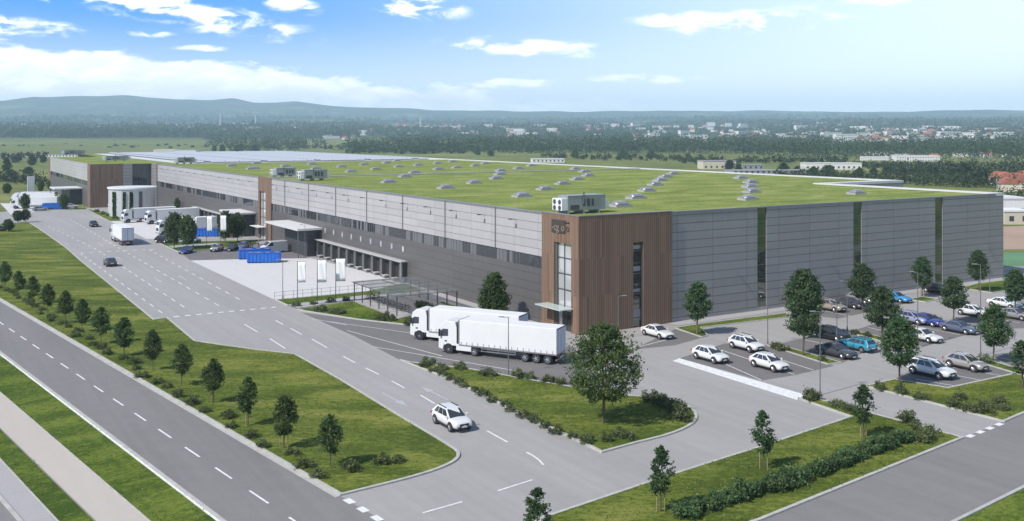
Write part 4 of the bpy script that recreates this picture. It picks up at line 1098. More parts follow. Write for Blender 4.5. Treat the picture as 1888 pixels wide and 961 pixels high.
truck(235, 453, A_, 'white lorry driving away up the access road, rear doors showing', 'white lorries on the road', -6.8)
ul = ang(-UU)
truck(231, 411, ul + .12, 'white lorry backed towards the far docks, hind one next to the tank', 'white lorries at the far docks', 6.5)
truck(274, 413.5, ul + .12, 'white lorry backed towards the far docks, in front of the one by the tank', 'white lorries at the far docks', 6.5)
truck(296, 433.5, ul + .12, 'white lorry whose cab peeks out behind the tree clump', 'white lorries at the far docks', 6.5)
for i, (px, py, w_) in enumerate(((30, 374.5, 'hindmost'), (27, 377.5, 'second from the back'), (26, 381, 'second from the front'), (28, 385, 'foremost'))):
    truck(px, py, R(180) + .10, f'white lorry parked in the far left yard, {w_} of four', 'white lorries in the far yard', 6.5)

def make_van(label):
    r = thing('delivery_van', label, 'van')
    prof = [(-2.7, .35), (-2.75, 1.9), (-2.6, 2.45), (1.1, 2.45), (1.95, 1.65), (2.75, 1.3), (2.85, .55), (2.7, .35)]
    MB().extrude_xz(prof, -.98, .98).build('body', PAINT['white'], r, bevel=.10)
    MB().poly([(1.22, -.82, 2.36), (1.98, -.86, 1.66), (1.98, .86, 1.66), (1.22, .82, 2.36)]).build('windscreen', M['car_glass'], r).location = (.04, 0, .03)
    for s in (-1, 1):
        MB().poly([(.55, s*.99, 1.5), (1.85, s*.99, 1.5), (1.15, s*.99, 2.2), (.55, s*.99, 2.2)]).build('side_window', M['car_glass'], r)
        for x in (-1.7, 1.75): wheel(r, x, s * .86, .36)
        MB().box(2.62, 2.84, s*.72 - .16, s*.72 + .16, .85, 1.1).build('headlight', M['lamp_clear'], r)
        MB().box(-2.78, -2.7, s*.88 - .08, s*.88 + .08, .9, 1.6).build('tail_light', M['lamp_red'], r)
    MB().box(2.7, 2.9, -.9, .9, .38, .62).build('front_bumper', M['trim'], r)
    return r
v = make_van('white delivery van under the slab canopy behind the blue skips'); p = G(505, 466); v.location = (p.x, p.y, .02); v.rotation_euler = (0, 0, ul + .1)

def make_skip(label, group):
    r = thing('skip_container', label, 'skip', group=group)
    L, w, h = 6.2, 2.35, 1.9
    b = MB(); q = .06
    b.box(-L/2, L/2, -w/2, w/2, .18, .26); b.box(-L/2, L/2, -w/2, -w/2 + q, .261, h); b.box(-L/2, L/2, w/2 - q, w/2, .261, h); b.box(-L/2, -L/2 + q, -w/2 + q, w/2 - q, .261, h); b.box(L/2 - q, L/2, -w/2 + q, w/2 - q, .261, h * .72)
    for i in range(9):
        x = -L/2 + .3 + i * (L - .6) / 8
        for s in (-1, 1): b.box(x - .05, x + .05, s * (w/2 + .045) - .043, s * (w/2 + .045) + .043, .3, h - .1)
    b.build('hull', M['skip_blue'], r)
    b = MB()
    for s in (-1, 1): b.box(-L/2 - .03, L/2 + .03, s * (w/2 + .04) - .06, s * (w/2 + .04) + .06, h + .001, h + .12)
    b.build('rim_rail', M['skip_blue'], r)
    b = MB()
    for s in (-1, 1): b.box(-L/2, L/2, s * .5 - .08, s * .5 + .08, 0, .179)
    b.build('skid_rail', M['trim'], r)
    b = MB(); rnd2 = random.Random(5)
    for _ in range(26):
        x, y, s = rnd2.uniform(-2.7, 2.7), rnd2.uniform(-.9, .9), rnd2.uniform(.2, .5); b.box(x - s, x + s * .8, y - s * .4, y + s * .4, 1.2, 1.5 + s)
    b.build('waste_cardboard', mat('waste cardboard', (.33, .22, .14), .9), r)
    return r
s1 = make_skip('blue ribbed open skip on the edge of the white yard', 'blue open skips'); p = G(487, 484); s1.location = (p.x, p.y, .03); s1.rotation_euler = (0, 0, R(8))
for (px, py, a, lb) in ((470, 477, R(14), 'blue open skip behind the one on the yard edge, loaded with cardboard'), (380, 436, R(6), 'blue open skip behind the tall white flags'), (98, 386, R(8), 'blue open skip in front of the far white lorries')):
    o = copy_tree(s1); p = G(px, py); o.location = (p.x, p.y, .03); o.rotation_euler = (0, 0, a); tag(o, lb, 'skip', 'blue open skips')
p = G(470, 470)
fl = thing('forklift', 'dark forklift truck with raised mast behind the blue skips', 'forklift', (p.x, p.y, .02), R(200))
MB().box(-1.1, .7, -.6, .6, .3, 1.15).build('body', M['frame_grey'], fl, bevel=.08)
b = MB()
for x in (-.9, .6):
    for s in (-1, 1): b.tube((x, s * .52, 1.15), (x * .8, s * .48, 2.3), .05, n=6)
b.box(-.8, .6, -.55, .55, 2.3, 2.38); b.build('cage', M['trim'], fl)
b = MB()
for s in (-1, 1): b.box(.85, .97, s * .4 - .06, s * .4 + .06, .1, 3.1)
b.box(.87, .95, -.4, .4, 2.9, 3.0); b.box(.87, .95, -.4, .4, 1.4, 1.5); b.build('mast', M['trim'], fl)
b = MB()
for s in (-1, 1): b.box(.98, 2.0, s * .3 - .06, s * .3 + .06, .1, .16)
b.build('fork', M['trim'], fl)
for x, r_ in ((-.75, .26), (.5, .34)):
    for s in (-1, 1): wheel(fl, x, s * .55, r_, .2)

def make_bicycle(label, group):
    r = thing('bicycle', label, 'bicycle', group=group)
    for x in (-.52, .52):
        b = MB(); n = 18; vs = []; fs = []
        for i in range(n):
            t = 2 * math.pi * i / n
            for k in range(5):
                p_ = 2 * math.pi * k / 5; rr_ = .33 + .022 * math.cos(p_)
                vs.append((x + rr_ * math.cos(t), .022 * math.sin(p_), .352 + rr_ * math.sin(t)))
        fs = [(i*5 + k, i*5 + (k+1) % 5, ((i+1) % n)*5 + (k+1) % 5, ((i+1) % n)*5 + k) for i in range(n) for k in range(5)]
        b.add(vs, fs)
        for i in range(6):
            t = math.pi * i / 6; b.tube((x - .32 * math.cos(t), 0, .352 - .32 * math.sin(t)), (x + .32 * math.cos(t), 0, .352 + .32 * math.sin(t)), .006, n=4)
        b.build('wheel', M['rubber'], r)
    b = MB()
    for a, c in (((-.52, .352), (-.08, .30)), ((-.08, .30), (.36, .72)), ((-.2, .80), (.36, .80)), ((-.2, .86), (-.08, .30)), ((-.2, .80), (-.52, .352)), ((.34, .95), (.52, .352))): b.tube((a[0], 0, a[1]), (c[0], 0, c[1]), .022, n=6)
    b.build('frame', M['steel_dark'], r)
    b = MB(); b.tube((.32, -.28, 1.0), (.32, .28, 1.0), .018, n=6); b.tube((.34, 0, .95), (.32, 0, 1.0), .018, n=6); b.build('handlebar', M['trim'], r)
    MB().box(-.34, -.08, -.07, .07, .88, .94).build('saddle', M['trim'], r, bevel=.03)
    return r
bk0 = None
for i in range(11):
    lb = f'bicycle parked under the grey shelter, {ordinal(i)} along the rack from the white flags'
    if bk0 is None: o = bk0 = make_bicycle(lb, 'bicycles under the shelter')
    else: o = copy_tree(bk0)
    p = W(-11.9 + random.uniform(-.25, .25), 37.3 - i * 1.25 + random.uniform(-.2, .2)); o.location = (p.x, p.y, .135); o.rotation_euler = (0, 0, TH + random.uniform(-.35, .35)); tag(o, lb, 'bicycle', 'bicycles under the shelter')

# ================================================================== vegetation
def leaf_quads(pts, size, rs, flat=0.0):
    """one small bent leaf face per point; returns vertex and face lists"""
    n = len(pts); a = rs.normal(size=(n, 3)); a /= np.linalg.norm(a, axis=1)[:, None]
    c = rs.normal(size=(n, 3)); c[:, 2] += flat; b = np.cross(a, c); b /= np.linalg.norm(b, axis=1)[:, None] + 1e-9
    fat = .9 if flat else .62
    s = size * rs.uniform(.55, 1.25, size=(n, 1)); P_ = np.asarray(pts)
    v = np.stack([P_ - a * s, P_ - b * s * fat, P_ + a * s, P_ + b * s * fat], 1).reshape(-1, 3)
    return v
def quads_mesh(name, v, m, verts0=None):
    n = len(v) // 4; me = bpy.data.meshes.new(name)
    me.vertices.add(len(v)); me.vertices.foreach_set('co', v.astype(np.float32).ravel())
    me.loops.add(n * 4); me.loops.foreach_set('vertex_index', np.arange(n * 4, dtype=np.int32))
    me.polygons.add(n); me.polygons.foreach_set('loop_start', np.arange(0, n * 4, 4, dtype=np.int32)); me.polygons.foreach_set('loop_total', np.full(n, 4, dtype=np.int32))
    me.materials.append(m); me.update(); me.validate(); return me
def crown_points(rs, prof, z0, z1, rad, clumps, per, spread, hollow=.25, lean=.0):
    """leaf positions gathered in clumps through a crown; prof(t) is the outline from bottom (0) to top (1)"""
    out = []
    for i in range(clumps):
        t = rs.uniform(0, 1) ** .92; rr = rad * prof(t); a = rs.uniform(0, 2 * np.pi)
        d = rr * np.sqrt(rs.uniform(hollow ** 2, 1.0)) * rs.uniform(.86, 1.1)
        c = np.array([d * np.cos(a), d * np.sin(a), z0 + (z1 - z0) * t])
        sp = spread * rs.uniform(.6, 1.3) * (0.45 + .55 * prof(t))
        out.append(c + rs.normal(size=(per, 3)) * np.array([sp, sp, sp * .75]))
    return np.concatenate(out)
def limb_mesh(rs, h_trunk, top, r0, n_limb, rad, z_lo, z_hi):
    b = MB(); pts = [Vector((0, 0, 0)), Vector((rs.uniform(-.03, .03), rs.uniform(-.03, .03), h_trunk)), Vector((rs.uniform(-.1, .1), rs.uniform(-.1, .1), (h_trunk + top) / 2)), Vector((0, 0, top))]
    rr = [r0, r0 * .78, r0 * .45, r0 * .1]
    for i in range(3): b.tube(pts[i], pts[i+1], rr[i], rr[i+1], 8)
    for i in range(n_limb):
        z = z_lo + (z_hi - z_lo) * (i + rs.uniform(0, .8)) / n_limb; a = i * 2.4 + rs.uniform(-.4, .4); L = rad * rs.uniform(.55, .85) * (1 - .5 * (z - z_lo) / max(.1, z_hi - z_lo))
        e = Vector((math.cos(a) * L, math.sin(a) * L, z + L * rs.uniform(.45, .9)))
        b.tube((0, 0, z), e, r0 * .36, r0 * .08, 5)
    return b
def oval(lo=.30, top=.08, peak=.38, pw=.62):
    def f(t):
        return (lo + (1 - lo) * math.sin(min(t / peak, 1) * math.pi / 2)) if t < peak else max(top, math.cos((t - peak) / (1 - peak) * math.pi / 2)** .62)
    return f
SPECIES = {
 #            height, crown bottom, radius, outline, clumps, per, spread, leaf size, trunk radius, material
 'row':    dict(h=4.0, zc=1.05, r=.88, prof=oval(.35, .10, .36), cl=84, per=42, sp=.15, leaf=.088, tr=.055, m='leaf_row', limbs=6, hollow=.15),
 'column': dict(h=4.1, zc=1.15, r=.72, prof=oval(.45, .12, .30), cl=50, per=44, sp=.13, leaf=.088, tr=.05, m='leaf_column', limbs=7, hollow=.3),
 'park':   dict(h=6.7, zc=1.9, r=1.75, prof=oval(.35, .12, .30), cl=150, per=52, sp=.23, leaf=.118, tr=.10, m='leaf_park', limbs=9, hollow=.2),
 'maple':  dict(h=8.7, zc=2.2, r=3.6, prof=oval(.50, .10, .30, .95), cl=250, per=54, sp=.27, leaf=.125, tr=.17, m='leaf_big', limbs=22, hollow=.3),
 'broad':  dict(h=7.0, zc=1.4, r=2.6, prof=oval(.5, .35, .45), cl=170, per=30, sp=.42, leaf=.26, tr=.14, m='leaf_row', limbs=9, hollow=.15),
 'dense':  dict(h=8.2, zc=.7, r=2.55, prof=oval(.62, .12, .28), cl=330, per=40, sp=.34, leaf=.19, tr=.16, m='leaf_row', limbs=9, hollow=.1),
 'far':    dict(h=11.0, zc=.7, r=4.4, prof=oval(.75, .3, .38), cl=70, per=34, sp=1.0, leaf=.5, tr=.3, m='leaf_far', limbs=6, hollow=.1),
}
CROWNS = {}
def species_meshes(kind, variants=5):
    if kind in CROWNS: return CROWNS[kind]
    s = SPECIES[kind]; out = []
    for i in range(variants):
        rs = np.random.RandomState(abs(hash(kind)) % 1000 + i if False else sum(map(ord, kind)) * 7 + i)
        p = crown_points(rs, s['prof'], s['zc'], s['h'] - s['sp'], s['r'], s['cl'], s['per'], s['sp'], s['hollow'])
        ns = int(s['cl'] * (.8 if kind == 'maple' else .4)); sh = []
        for _ in range(ns):      # shoots that break the outline
            t = rs.uniform(.05, .95); a = rs.uniform(0, 2*np.pi); q = np.linspace(.55, rs.uniform(1.0, 1.22), 16) * s['r'] * s['prof'](t); z = s['zc'] + (s['h'] - s['zc']) * t + (q - q[0]) * rs.uniform(.15, .75)
            sh.append(np.stack([q * np.cos(a), q * np.sin(a), z], 1) + rs.normal(size=(16, 3)) * s['sp'] * .28)
        p = np.concatenate([p] + sh); p[:, 2] = np.minimum(p[:, 2], s['h'])
        if kind in ('column', 'maple', 'row'):      # a leading shoot at the top
            p = np.concatenate([p, np.stack([rs.normal(size=160) * s['sp'] * .5, rs.normal(size=160) * s['sp'] * .5, s['h'] - rs.uniform(0, 1, 160) * s['h'] * .16], 1)])
        cm = quads_mesh('crown', leaf_quads(p, s['leaf'], rs), M[s['m']])
        tb = limb_mesh(rs, s['zc'], s['h'] * .93, s['tr'], s['limbs'], s['r'], s['zc'] * .85, s['h'] * .75)
        tm = bpy.data.meshes.new('trunk'); tm.from_pydata(tb.v, [], tb.f); tm.materials.append(M['bark'])
        out.append((cm, tm))
    CROWNS[kind] = out; return out
stake_mesh = {}
def tree(kind, loc, label, group, height=None, width=1.0, stakes=False, name='tree', seed=None):
    i = tree.n; tree.n += 1; r_ = random.Random(i * 13 + 5); v = species_meshes(kind)[i % 5]; s = SPECIES[kind]
    t = thing(name, label, 'tree', loc, r_.uniform(0, 6.28), group); k = (height or s['h']) / s['h']
    wv = r_.uniform(.88, 1.12); t.scale = (k * width * wv, k * width * wv, k); t.rotation_euler = (r_.uniform(-.025, .025), r_.uniform(-.025, .025), r_.uniform(0, 6.28))
    for nm, me in (('trunk', v[1]), ('crown', v[0])): link(bpy.data.objects.new(nm, me), t)
    if stakes:
        if 'm' not in stake_mesh:
            b = MB(); b.tube((0, 0, 0), (0, 0, 1.2), .032, n=7); me = bpy.data.meshes.new('stake'); me.from_pydata(b.v, [], b.f); me.materials.append(M['stake']); stake_mesh['m'] = me
        for sgn in (-1, 1):
            o = bpy.data.objects.new('stake', stake_mesh['m']); link(o, t); o.location = (.28 * sgn / width, .08 * sgn, 0)
    return t
tree.n = 0
def at(px, py, z=.1):
    p = G(px, py); p.z = z; return p
def px_h(base, top): return (base - top) * CAM_H / (base - HORIZON)     # height of an upright thing from its photo foot and head

# row of young trees between the public road and the access road
ROW = [(609, 862, 768), (523, 828, 732), (457, 787, 699), (392, 744, 664), (335, 713, 638), (282, 684, 611), (229, 658, 588), (186, 636, 569), (151, 614, 554), (121, 597, 538), (88, 579, 526), (60, 562, 511), (35, 548, 501), (9, 536, 484)]
for i, (px, b_, t_) in enumerate(ROW):
    tree('row', at(px, b_), f'slim young tree in the row beside the public road, {ordinal(i)} from the junction', 'young trees along the public road', px_h(b_, t_) * 1.02, 1.0, i in (1, 2, 3), name='young_tree')
# columnar trees along the lower right road
COLUMN = [(1592, 808, 711, 'staked columnar tree near the driveway mouth on the right'), (1408, 868, 760, 'staked columnar tree in the middle of the lower right lawn'), (1218, 946, 824, 'staked columnar tree by the kerb at the lower edge of the right lawn'), (990, 1012, 902, 'columnar tree whose top just rises into the picture bottom')]
for px, b_, t_, lb in COLUMN: tree('column', at(px, b_), lb, 'columnar trees along the side road', px_h(b_, t_), 1.1, True, name='columnar_tree')
tree('column', at(1886, 716), 'columnar tree on the grass bank at the right edge', 'columnar trees along the side road', px_h(716, 630), 1.25, False, name='columnar_tree')
tree('maple', at(1113, 781), 'large broad-crowned tree standing alone on the central lawn', None, px_h(781, 596), 1.0, name='maple_tree')
tree('dense', at(912, 594), 'dark dense tree behind the parked lorries', None, px_h(594, 503), .96, name='dense_tree')
PARK = [(1285, 617, 520, 'staked tree between the timber tower and the car park entrance'), (1483, 625, 497, 'tree standing right behind another, in line with the first slot window'), (1481, 656, 535, 'tree on the grass strip beside the dark grey saloon'), (1590, 577, 487, 'tree in front of the second slot window'),
        (1626, 632, 528, 'tree at the head of the grass strip with two small shrubs'), (1658, 709, 584, 'tree at the tip of the right grass bank'), (1700, 548, 474, 'staked tree near the third slot window'), (1758, 596, 511, 'round-crowned tree behind the slate-grey saloon'),
        (1805, 538, 462, 'tree on the oval grass bed near the hall corner'), (1832, 669, 561, 'staked tree beside the beige hatchback'), (1872, 579, 497, 'tree by the white saloon at the right edge')]
for px, b_, t_, lb in PARK: tree('park', at(px, b_, .15), lb, 'trees in the car park', px_h(b_, t_), 1.0 if px != 1832 else 1.12, lb.startswith('staked'), name='car_park_tree')
MID = [(321, 459, 392, .62, 'left half of the leafy pair near the white flags'), (345, 460, 397, .62, 'right half of the leafy pair near the white flags'), (416, 449, 389, .6, 'leafy tree behind the tall white flags'), (438, 446, 392, .62, 'leafy tree in front of the dark loading block'),
       (46, 390, 357, .75, 'small tree in front of the far white lorries'), (118, 387, 358, .75, 'small tree before the far docks'), (33, 411, 388, 1.0, 'bushy tree at the far left corner of the lawn'), (47, 410, 386, .9, 'second bushy tree at the far left corner of the lawn'), (16, 428, 404, .9, 'low bushy tree by the dark car on the far left'),
       (13, 360, 338, 1.0, 'roundish tree behind the far left yard'), (94, 352, 332, .8, 'slim dark tree at the end of the far block'), (75, 356, 334, .7, 'slim tree behind the far lorries, beside the white pylon'), (327, 396, 365, .45, 'narrow dark cypress against the long wall')]
for px, b_, t_, w_, lb in MID: tree('broad', at(px, b_, .02), lb, 'trees around the far yards', px_h(b_, t_), w_, name='leafy_tree')

def shrub_meshes(kind, m, n, r, h, leaf, variants=4):
    out = []
    for i in range(variants):
        rs = np.random.RandomState(sum(map(ord, kind)) + i); pts = []
        for _ in range(16):
            a = rs.uniform(0, 6.28); d = r * math.sqrt(rs.uniform(0, 1)); c = np.array([d * math.cos(a), d * math.sin(a), h * rs.uniform(.12, .9) * (1 - .45 * (d / r) ** 2)])
            pts.append(c + rs.normal(size=(n // 16, 3)) * np.array([r * .2, r * .2, h * .14]))
        p = np.concatenate(pts); p[:, 2] = np.abs(p[:, 2])
        out.append(quads_mesh('shrub', leaf_quads(p, leaf, rs), M[m]))
    return out
SHR = {'low': shrub_meshes('low', 'leaf_shrub', 640, .62, .82, .085), 'hedge': shrub_meshes('hedge', 'leaf_hedge', 1100, .72, 1.15, .10)}
shr_n = 0
def shrub(kind, p, k, label, group, name='shrub', z=.1):
    global shr_n
    o = bpy.data.objects.new(name, SHR[kind][shr_n % 4]); link(o); r_ = random.Random(shr_n); shr_n += 1
    o.location = (p.x, p.y, z); o.rotation_euler = (0, 0, r_.uniform(0, 6.28)); o.scale = (k * r_.uniform(.85, 1.2), k * r_.uniform(.85, 1.2), k * r_.uniform(.8, 1.15))
    return tag(o, label, 'shrub', group)
def along(pts, n):
    P_ = [G(*p) for p in pts]; L = [0]
    for a, c in zip(P_, P_[1:]): L.append(L[-1] + (c - a).length)
    for i in range(n):
        t = L[-1] * (i + .5) / n
        for j in range(len(P_) - 1):
            if t <= L[j+1]: yield P_[j].lerp(P_[j+1], (t - L[j]) / (L[j+1] - L[j])); break
rj = random.Random(21)
def jit(p, a): return Vector((p.x + rj.uniform(-a, a), p.y + rj.uniform(-a, a), 0))
for i, p in enumerate(along([(612, 896), (545, 848), (440, 792), (300, 712), (180, 640), (80, 580), (0, 530)], 36)):
    shrub('low', jit(p, .55), rj.uniform(.6, 1.05), f'loose low shrub on the verge beside the public road, {ordinal(i)} from the junction', 'verge shrubs along the public road')
for i, p in enumerate(along([(640, 872), (690, 862), (740, 850)], 3)):
    shrub('low', jit(p, .5), .9, f'low shrub at the roadside lawn point, {ordinal(i)} from the road', 'shrubs at the lawn point')
for i, p in enumerate(along([(778, 676), (850, 712), (940, 757), (1030, 800), (1095, 826)], 17)):
    shrub('low', jit(p, .25), rj.uniform(.7, 1.0), f'small shrub along the kerb of the central lawn, {ordinal(i)} from the lorry bay', 'shrubs along the central lawn kerb')
for i, (px, py, k) in enumerate(((790, 674, 1.1), (815, 683, .9), (847, 682, 1.0), (903, 694, 1.2), (955, 698, 1.1), (975, 699, 1.0), (1012, 706, 1.1), (1035, 709, .9))):
    shrub('low', G(px, py), k, f'shrub at the lorry bay edge of the central lawn, {ordinal(i)} from its tip', 'shrubs beside the lorry bay')
for i, (px, py, k) in enumerate(((1200, 742, 1.2), (1216, 746, 1.3), (1234, 752, 1.3), (1250, 762, 1.4), (1256, 776, 1.3), (1140, 806, .9), (1158, 811, 1.0), (1120, 815, .8))):
    shrub('low', G(px, py), k, f'shrub at the rounded end of the central lawn, {ordinal(i)} from the car park side', 'shrubs at the rounded lawn end')
for i, p in enumerate(along([(1250, 957), (1330, 932), (1430, 906), (1530, 868), (1620, 830), (1668, 812)], 25)):
    shrub('hedge', jit(p, .16), rj.uniform(.82, 1.08), f'dense green hedge bush beside the side road, {ordinal(i)} from the picture bottom', 'hedge along the side road', name='hedge_bush')
for i, (px, py, k) in enumerate(((1497, 739, 1.3), (1545, 751, 1.1), (1565, 758, .9), (1673, 781, 1.3), (1698, 816, 1.2), (1715, 809, 1.2), (1580, 762, .8), (1701, 800, 1.2))):
    shrub('low', G(px, py), k, f'rounded driveway shrub, {ordinal(i)} from the white strip', 'shrubs beside the driveway')
for i, (px, py, k) in enumerate(((1622, 720, .9), (1660, 727, 1.1), (1700, 738, .9), (1760, 752, 1.1), (1790, 760, 1.2), (1820, 764, 1.1), (1768, 738, .9), (1840, 745, .9), (1815, 752, 1.0), (1850, 757, 1.0))):
    shrub('low', G(px, py), k, f'low shrub on the right grass bank, {ordinal(i)} from its tip', 'shrubs on the right bank')
for i, (px, py, k, lb) in enumerate(((1429, 643, 1.1, 'wide shrub at the head of the bay strip by the white cars'), (1443, 647, 1.1, 'second shrub at the head of the bay strip by the white cars'), (1577, 617, .9, 'small shrub on the short grass strip, nearer its tip'), (1599, 622, .9, 'small shrub on the short grass strip, farther from its tip'), (1515, 667, .8, 'small shrub beside the dark grey saloon'), (1815, 671, 1.2, 'bushy shrub under the tree beside the beige hatchback'), (1726, 594, 1.0, 'shrub behind the deep blue saloon'))):
    shrub('low', G(px, py), k, lb, 'shrubs in the car park')
for i, (px, py, k) in enumerate(((546, 566, .9), (577, 563, .9), (609, 559, .9), (637, 556, 1.0), (590, 575, 1.3), (615, 579, 1.1), (627, 580, 1.2), (708, 592, 1.3), (720, 592, 1.1), (757, 600, 1.4))):
    shrub('low', G(px, py), k, f'round shrub on the grass before the flagpoles, {ordinal(i)} from the white yard', 'shrubs near the flagpoles')
for i, p in enumerate(along([(768, 567), (805, 575), (850, 583)], 7)):
    shrub('hedge', p, .85, f'shrub in the strip beside the bicycle shelter, {ordinal(i)} from the docks', 'shrubs beside the bicycle shelter', name='hedge_bush')
for i, (px, py, k) in enumerate(((178, 392, 1.2), (190, 396, 1.3), (200, 399, 1.3), (212, 404, 1.2), (92, 387, 1.0), (110, 386, 1.0))):
    shrub('low', G(px, py), k, f'low bush at the foot of the far timber front, {ordinal(i)} of six', 'bushes by the far timber front')

# ================================================================== street furniture
M['lamp_pole'] = mat('lamp pole grey', (.17, .172, .175), .5, .3)
def lamp(px, b_, t_, label, rz, double=False):
    p = G(px, b_); h = px_h(b_, t_)
    t = thing('street_lamp', label, 'street lamp', (p.x, p.y, .02), rz, 'street lamps on slim grey poles')
    b = MB(); b.tube((0, 0, 0), (0, 0, h), .06, .038, 8); b.tube((0, 0, 0), (0, 0, .5), .10, .09, 8); b.build('pole', M['lamp_pole'], t)
    b = MB(); b.tube((0, 0, h - .03), (.9, 0, h + .03), .03, n=6); b.build('arm', M['steel'], t)
    b = MB(); b.box(.45, 1.05, -.10, .10, h + .02, h + .09); b.build('lamp_head', M['unit_grey'], t, bevel=.03)
for px, b_, t_, lb in ((937.4, 693, 585, 'lamp pole in front of the parked lorries'), (1140, 626, 546, 'lamp pole before the timber corner tower'), (1415.4, 637, 540, 'lamp pole at the corner of the bay with white cars'), (1512, 729, 575, 'tall lamp pole rising from the driveway shrubs'),
                       (1543, 655, 560, 'lamp pole by the dark grey saloon'), (1562, 611, 519, 'lamp pole at the tip of the short grass strip'), (1692, 640, 502, 'lamp pole beside the white saloon across from the teal estate'), (1808, 657, 488, 'tall lamp pole behind the beige hatchback'), (1825, 540, 455, 'lamp pole near the right end of the grey wall'),
                       (521.3, 553, 480, 'lamp pole at the corner of the white yard, left of the flags'), (562, 476, 415, 'lamp pole at the edge of the loading block')):
    lamp(px, b_, t_, lb, R(180) if px in (1140,) and False else (0 if px == 1140 else R(190)))
def flag(px, b_, t_, f0, f1, wpx, label):
    p = G(px, b_); h = px_h(b_, t_); k = CAM_H / (b_ - HORIZON)
    t = thing('banner_flag', label, 'flag', (p.x, p.y, .02), 0, 'plain white banner flags')
    b = MB(); b.tube((0, 0, 0), (0, 0, h), .065, .045, 8); b.tube((0, 0, 0), (0, 0, .3), .12, .12, 8); b.build('pole', M['steel_dark'], t)
    w_ = wpx * k; z1 = (b_ - f0) * k; z0 = (b_ - f1) * k
    b = MB(); n = 8; vs = []
    for i in range(n + 1):
        x = .07 + w_ * i / n
        for j in range(7):
            z = z0 + (z1 - z0) * j / 6; vs.append((x, .05 * math.sin(i * 1.1 + j * .7) * i / n * 1.4, z))
    fs = [(i*7 + j, (i+1)*7 + j, (i+1)*7 + j + 1, i*7 + j + 1) for i in range(n) for j in range(6)]
    b.add(vs, fs); o = b.build('cloth', M['flag'], t, smooth=True); sd = o.modifiers.new('cloth', 'SOLIDIFY'); sd.thickness = .012
    b = MB(); b.tube((0, 0, h - .08), (w_ + .1, 0, h - .08), .02, n=6); b.build('crossbar', M['steel_dark'], t)
for px, b_, t_, f0, f1, w_, lb in ((548.4, 566, 482, 484, 521, 14, 'white banner flag at the white yard, first from the lamp pole'), (585, 562, 479, 480.5, 521, 16, 'white banner flag in the middle of the three at the white yard'), (619, 559, 476, 477.5, 519, 17, 'white banner flag nearest the bicycle shelter'),
                                (356, 455, 398, 400, 420, 6.5, 'white banner flag partly hidden by the leafy pair of trees'), (381, 455, 398, 400, 428, 9.5, 'white banner flag between the leafy pair and the dark block'), (406, 455, 396, 398, 427, 10.5, 'white banner flag next to the tree before the dark block')):
    flag(px, b_, t_, f0, f1, w_, lb)
# railing along the yard edge
A, B = G(506, 553), G(674, 537.5); d = B - A; rl = d.length
t = thing('railing', 'low grey metal railing along the edge of the white yard', 'railing', (A.x, A.y, .02), ang(d))
n = 11
for i in range(n):
    b = MB(); b.tube((rl * i / (n-1), 0, 0), (rl * i / (n-1), 0, 1.15), .03, n=6); b.build('post', M['steel'], t)
b = MB()
for z in (.55, 1.1): b.tube((0, 0, z), (rl, 0, z), .022, n=6)
b.build('rail', M['steel'], t)
# bicycle shelter
sp = W(-14.4, 22.5)
sh = thing('bicycle_shelter', 'flat grey glass-roofed bicycle shelter on slim dark posts', 'shelter', (sp.x, sp.y, .13), TH)
SW, SL = 9.6, 15.4
for i in range(6):
    for x in (0.15, SW - .15):
        b = MB(); y = .2 + i * (SL - .4) / 5; b.box(x - .07, x + .07, y - .07, y + .07, 0, 2.45); b.build('post', M['steel_dark'], sh)
b = MB()
for x in (.15, SW / 2, SW - .15): b.box(x - .06, x + .06, 0, SL, 2.451, 2.57)
for i in range(6): y = .2 + i * (SL - .4) / 5; b.box(-.1, SW + .1, y - .05, y + .05, 2.571, 2.66)
b.build('roof_beam', M['frame_grey'], sh)
b = MB(); b.box(-.25, SW + .25, -.25, SL + .25, 2.67, 2.70); b.build('roof_glass', mat_clear_glass('shelter roof glass', (.20, .21, .20), .38), sh)
b = MB()
for i in range(12): y = 1 + i * 1.2; b.tube((2.2, y, 0), (2.2, y, .75), .025, n=6); b.tube((3.0, y, 0), (3.0, y, .75), .025, n=6); b.tube((2.2, y, .75), (3.0, y, .75), .025, n=6)
b.build('rack_hoops', M['steel'], sh)

# ================================================================== background
def far_point(px, r):
    x, y = (px - 944) / FOC, 1.0; n = math.hypot(x, y); x, y = x / n * r, y / n * r
    return Vector((x, y, land(x, y)))
# trees one can tell apart beyond the hall
rb = random.Random(77)
FARTREES = [(880, 286), (905, 288), (1270, 296), (1345, 314), (1362, 315), (1445, 320), (1470, 319), (1500, 322), (1528, 326), (1585, 325), (1610, 323), (1635, 327), (1662, 325), (1690, 328), (1722, 326), (1750, 330), (1780, 334), (1812, 338), (1840, 340), (1880, 335), (1060, 290), (1150, 292), (1200, 292), (410, 281), (440, 280), (470, 280), (395, 279), (30, 300), (60, 305), (12, 315), (80, 300), (20, 335), (52, 322)]
for i, (px, py) in enumerate(FARTREES):
    g = G(px, py); side = 'beyond the green roof' if px > 700 else 'behind the far end of the hall'
    sel = [j for j, q in enumerate(FARTREES) if (q[0] > 700) == (px > 700)]; order = sorted(sel, key=lambda j: FARTREES[j][0]).index(i)
    tree('far', (g.x, g.y, 0), f'round field tree {side}, {ordinal(order)} from the left', 'field trees beyond the hall', rb.uniform(5, 11) * (1.0 if py < 300 else .85), rb.uniform(.8, 1.5), name='field_tree')
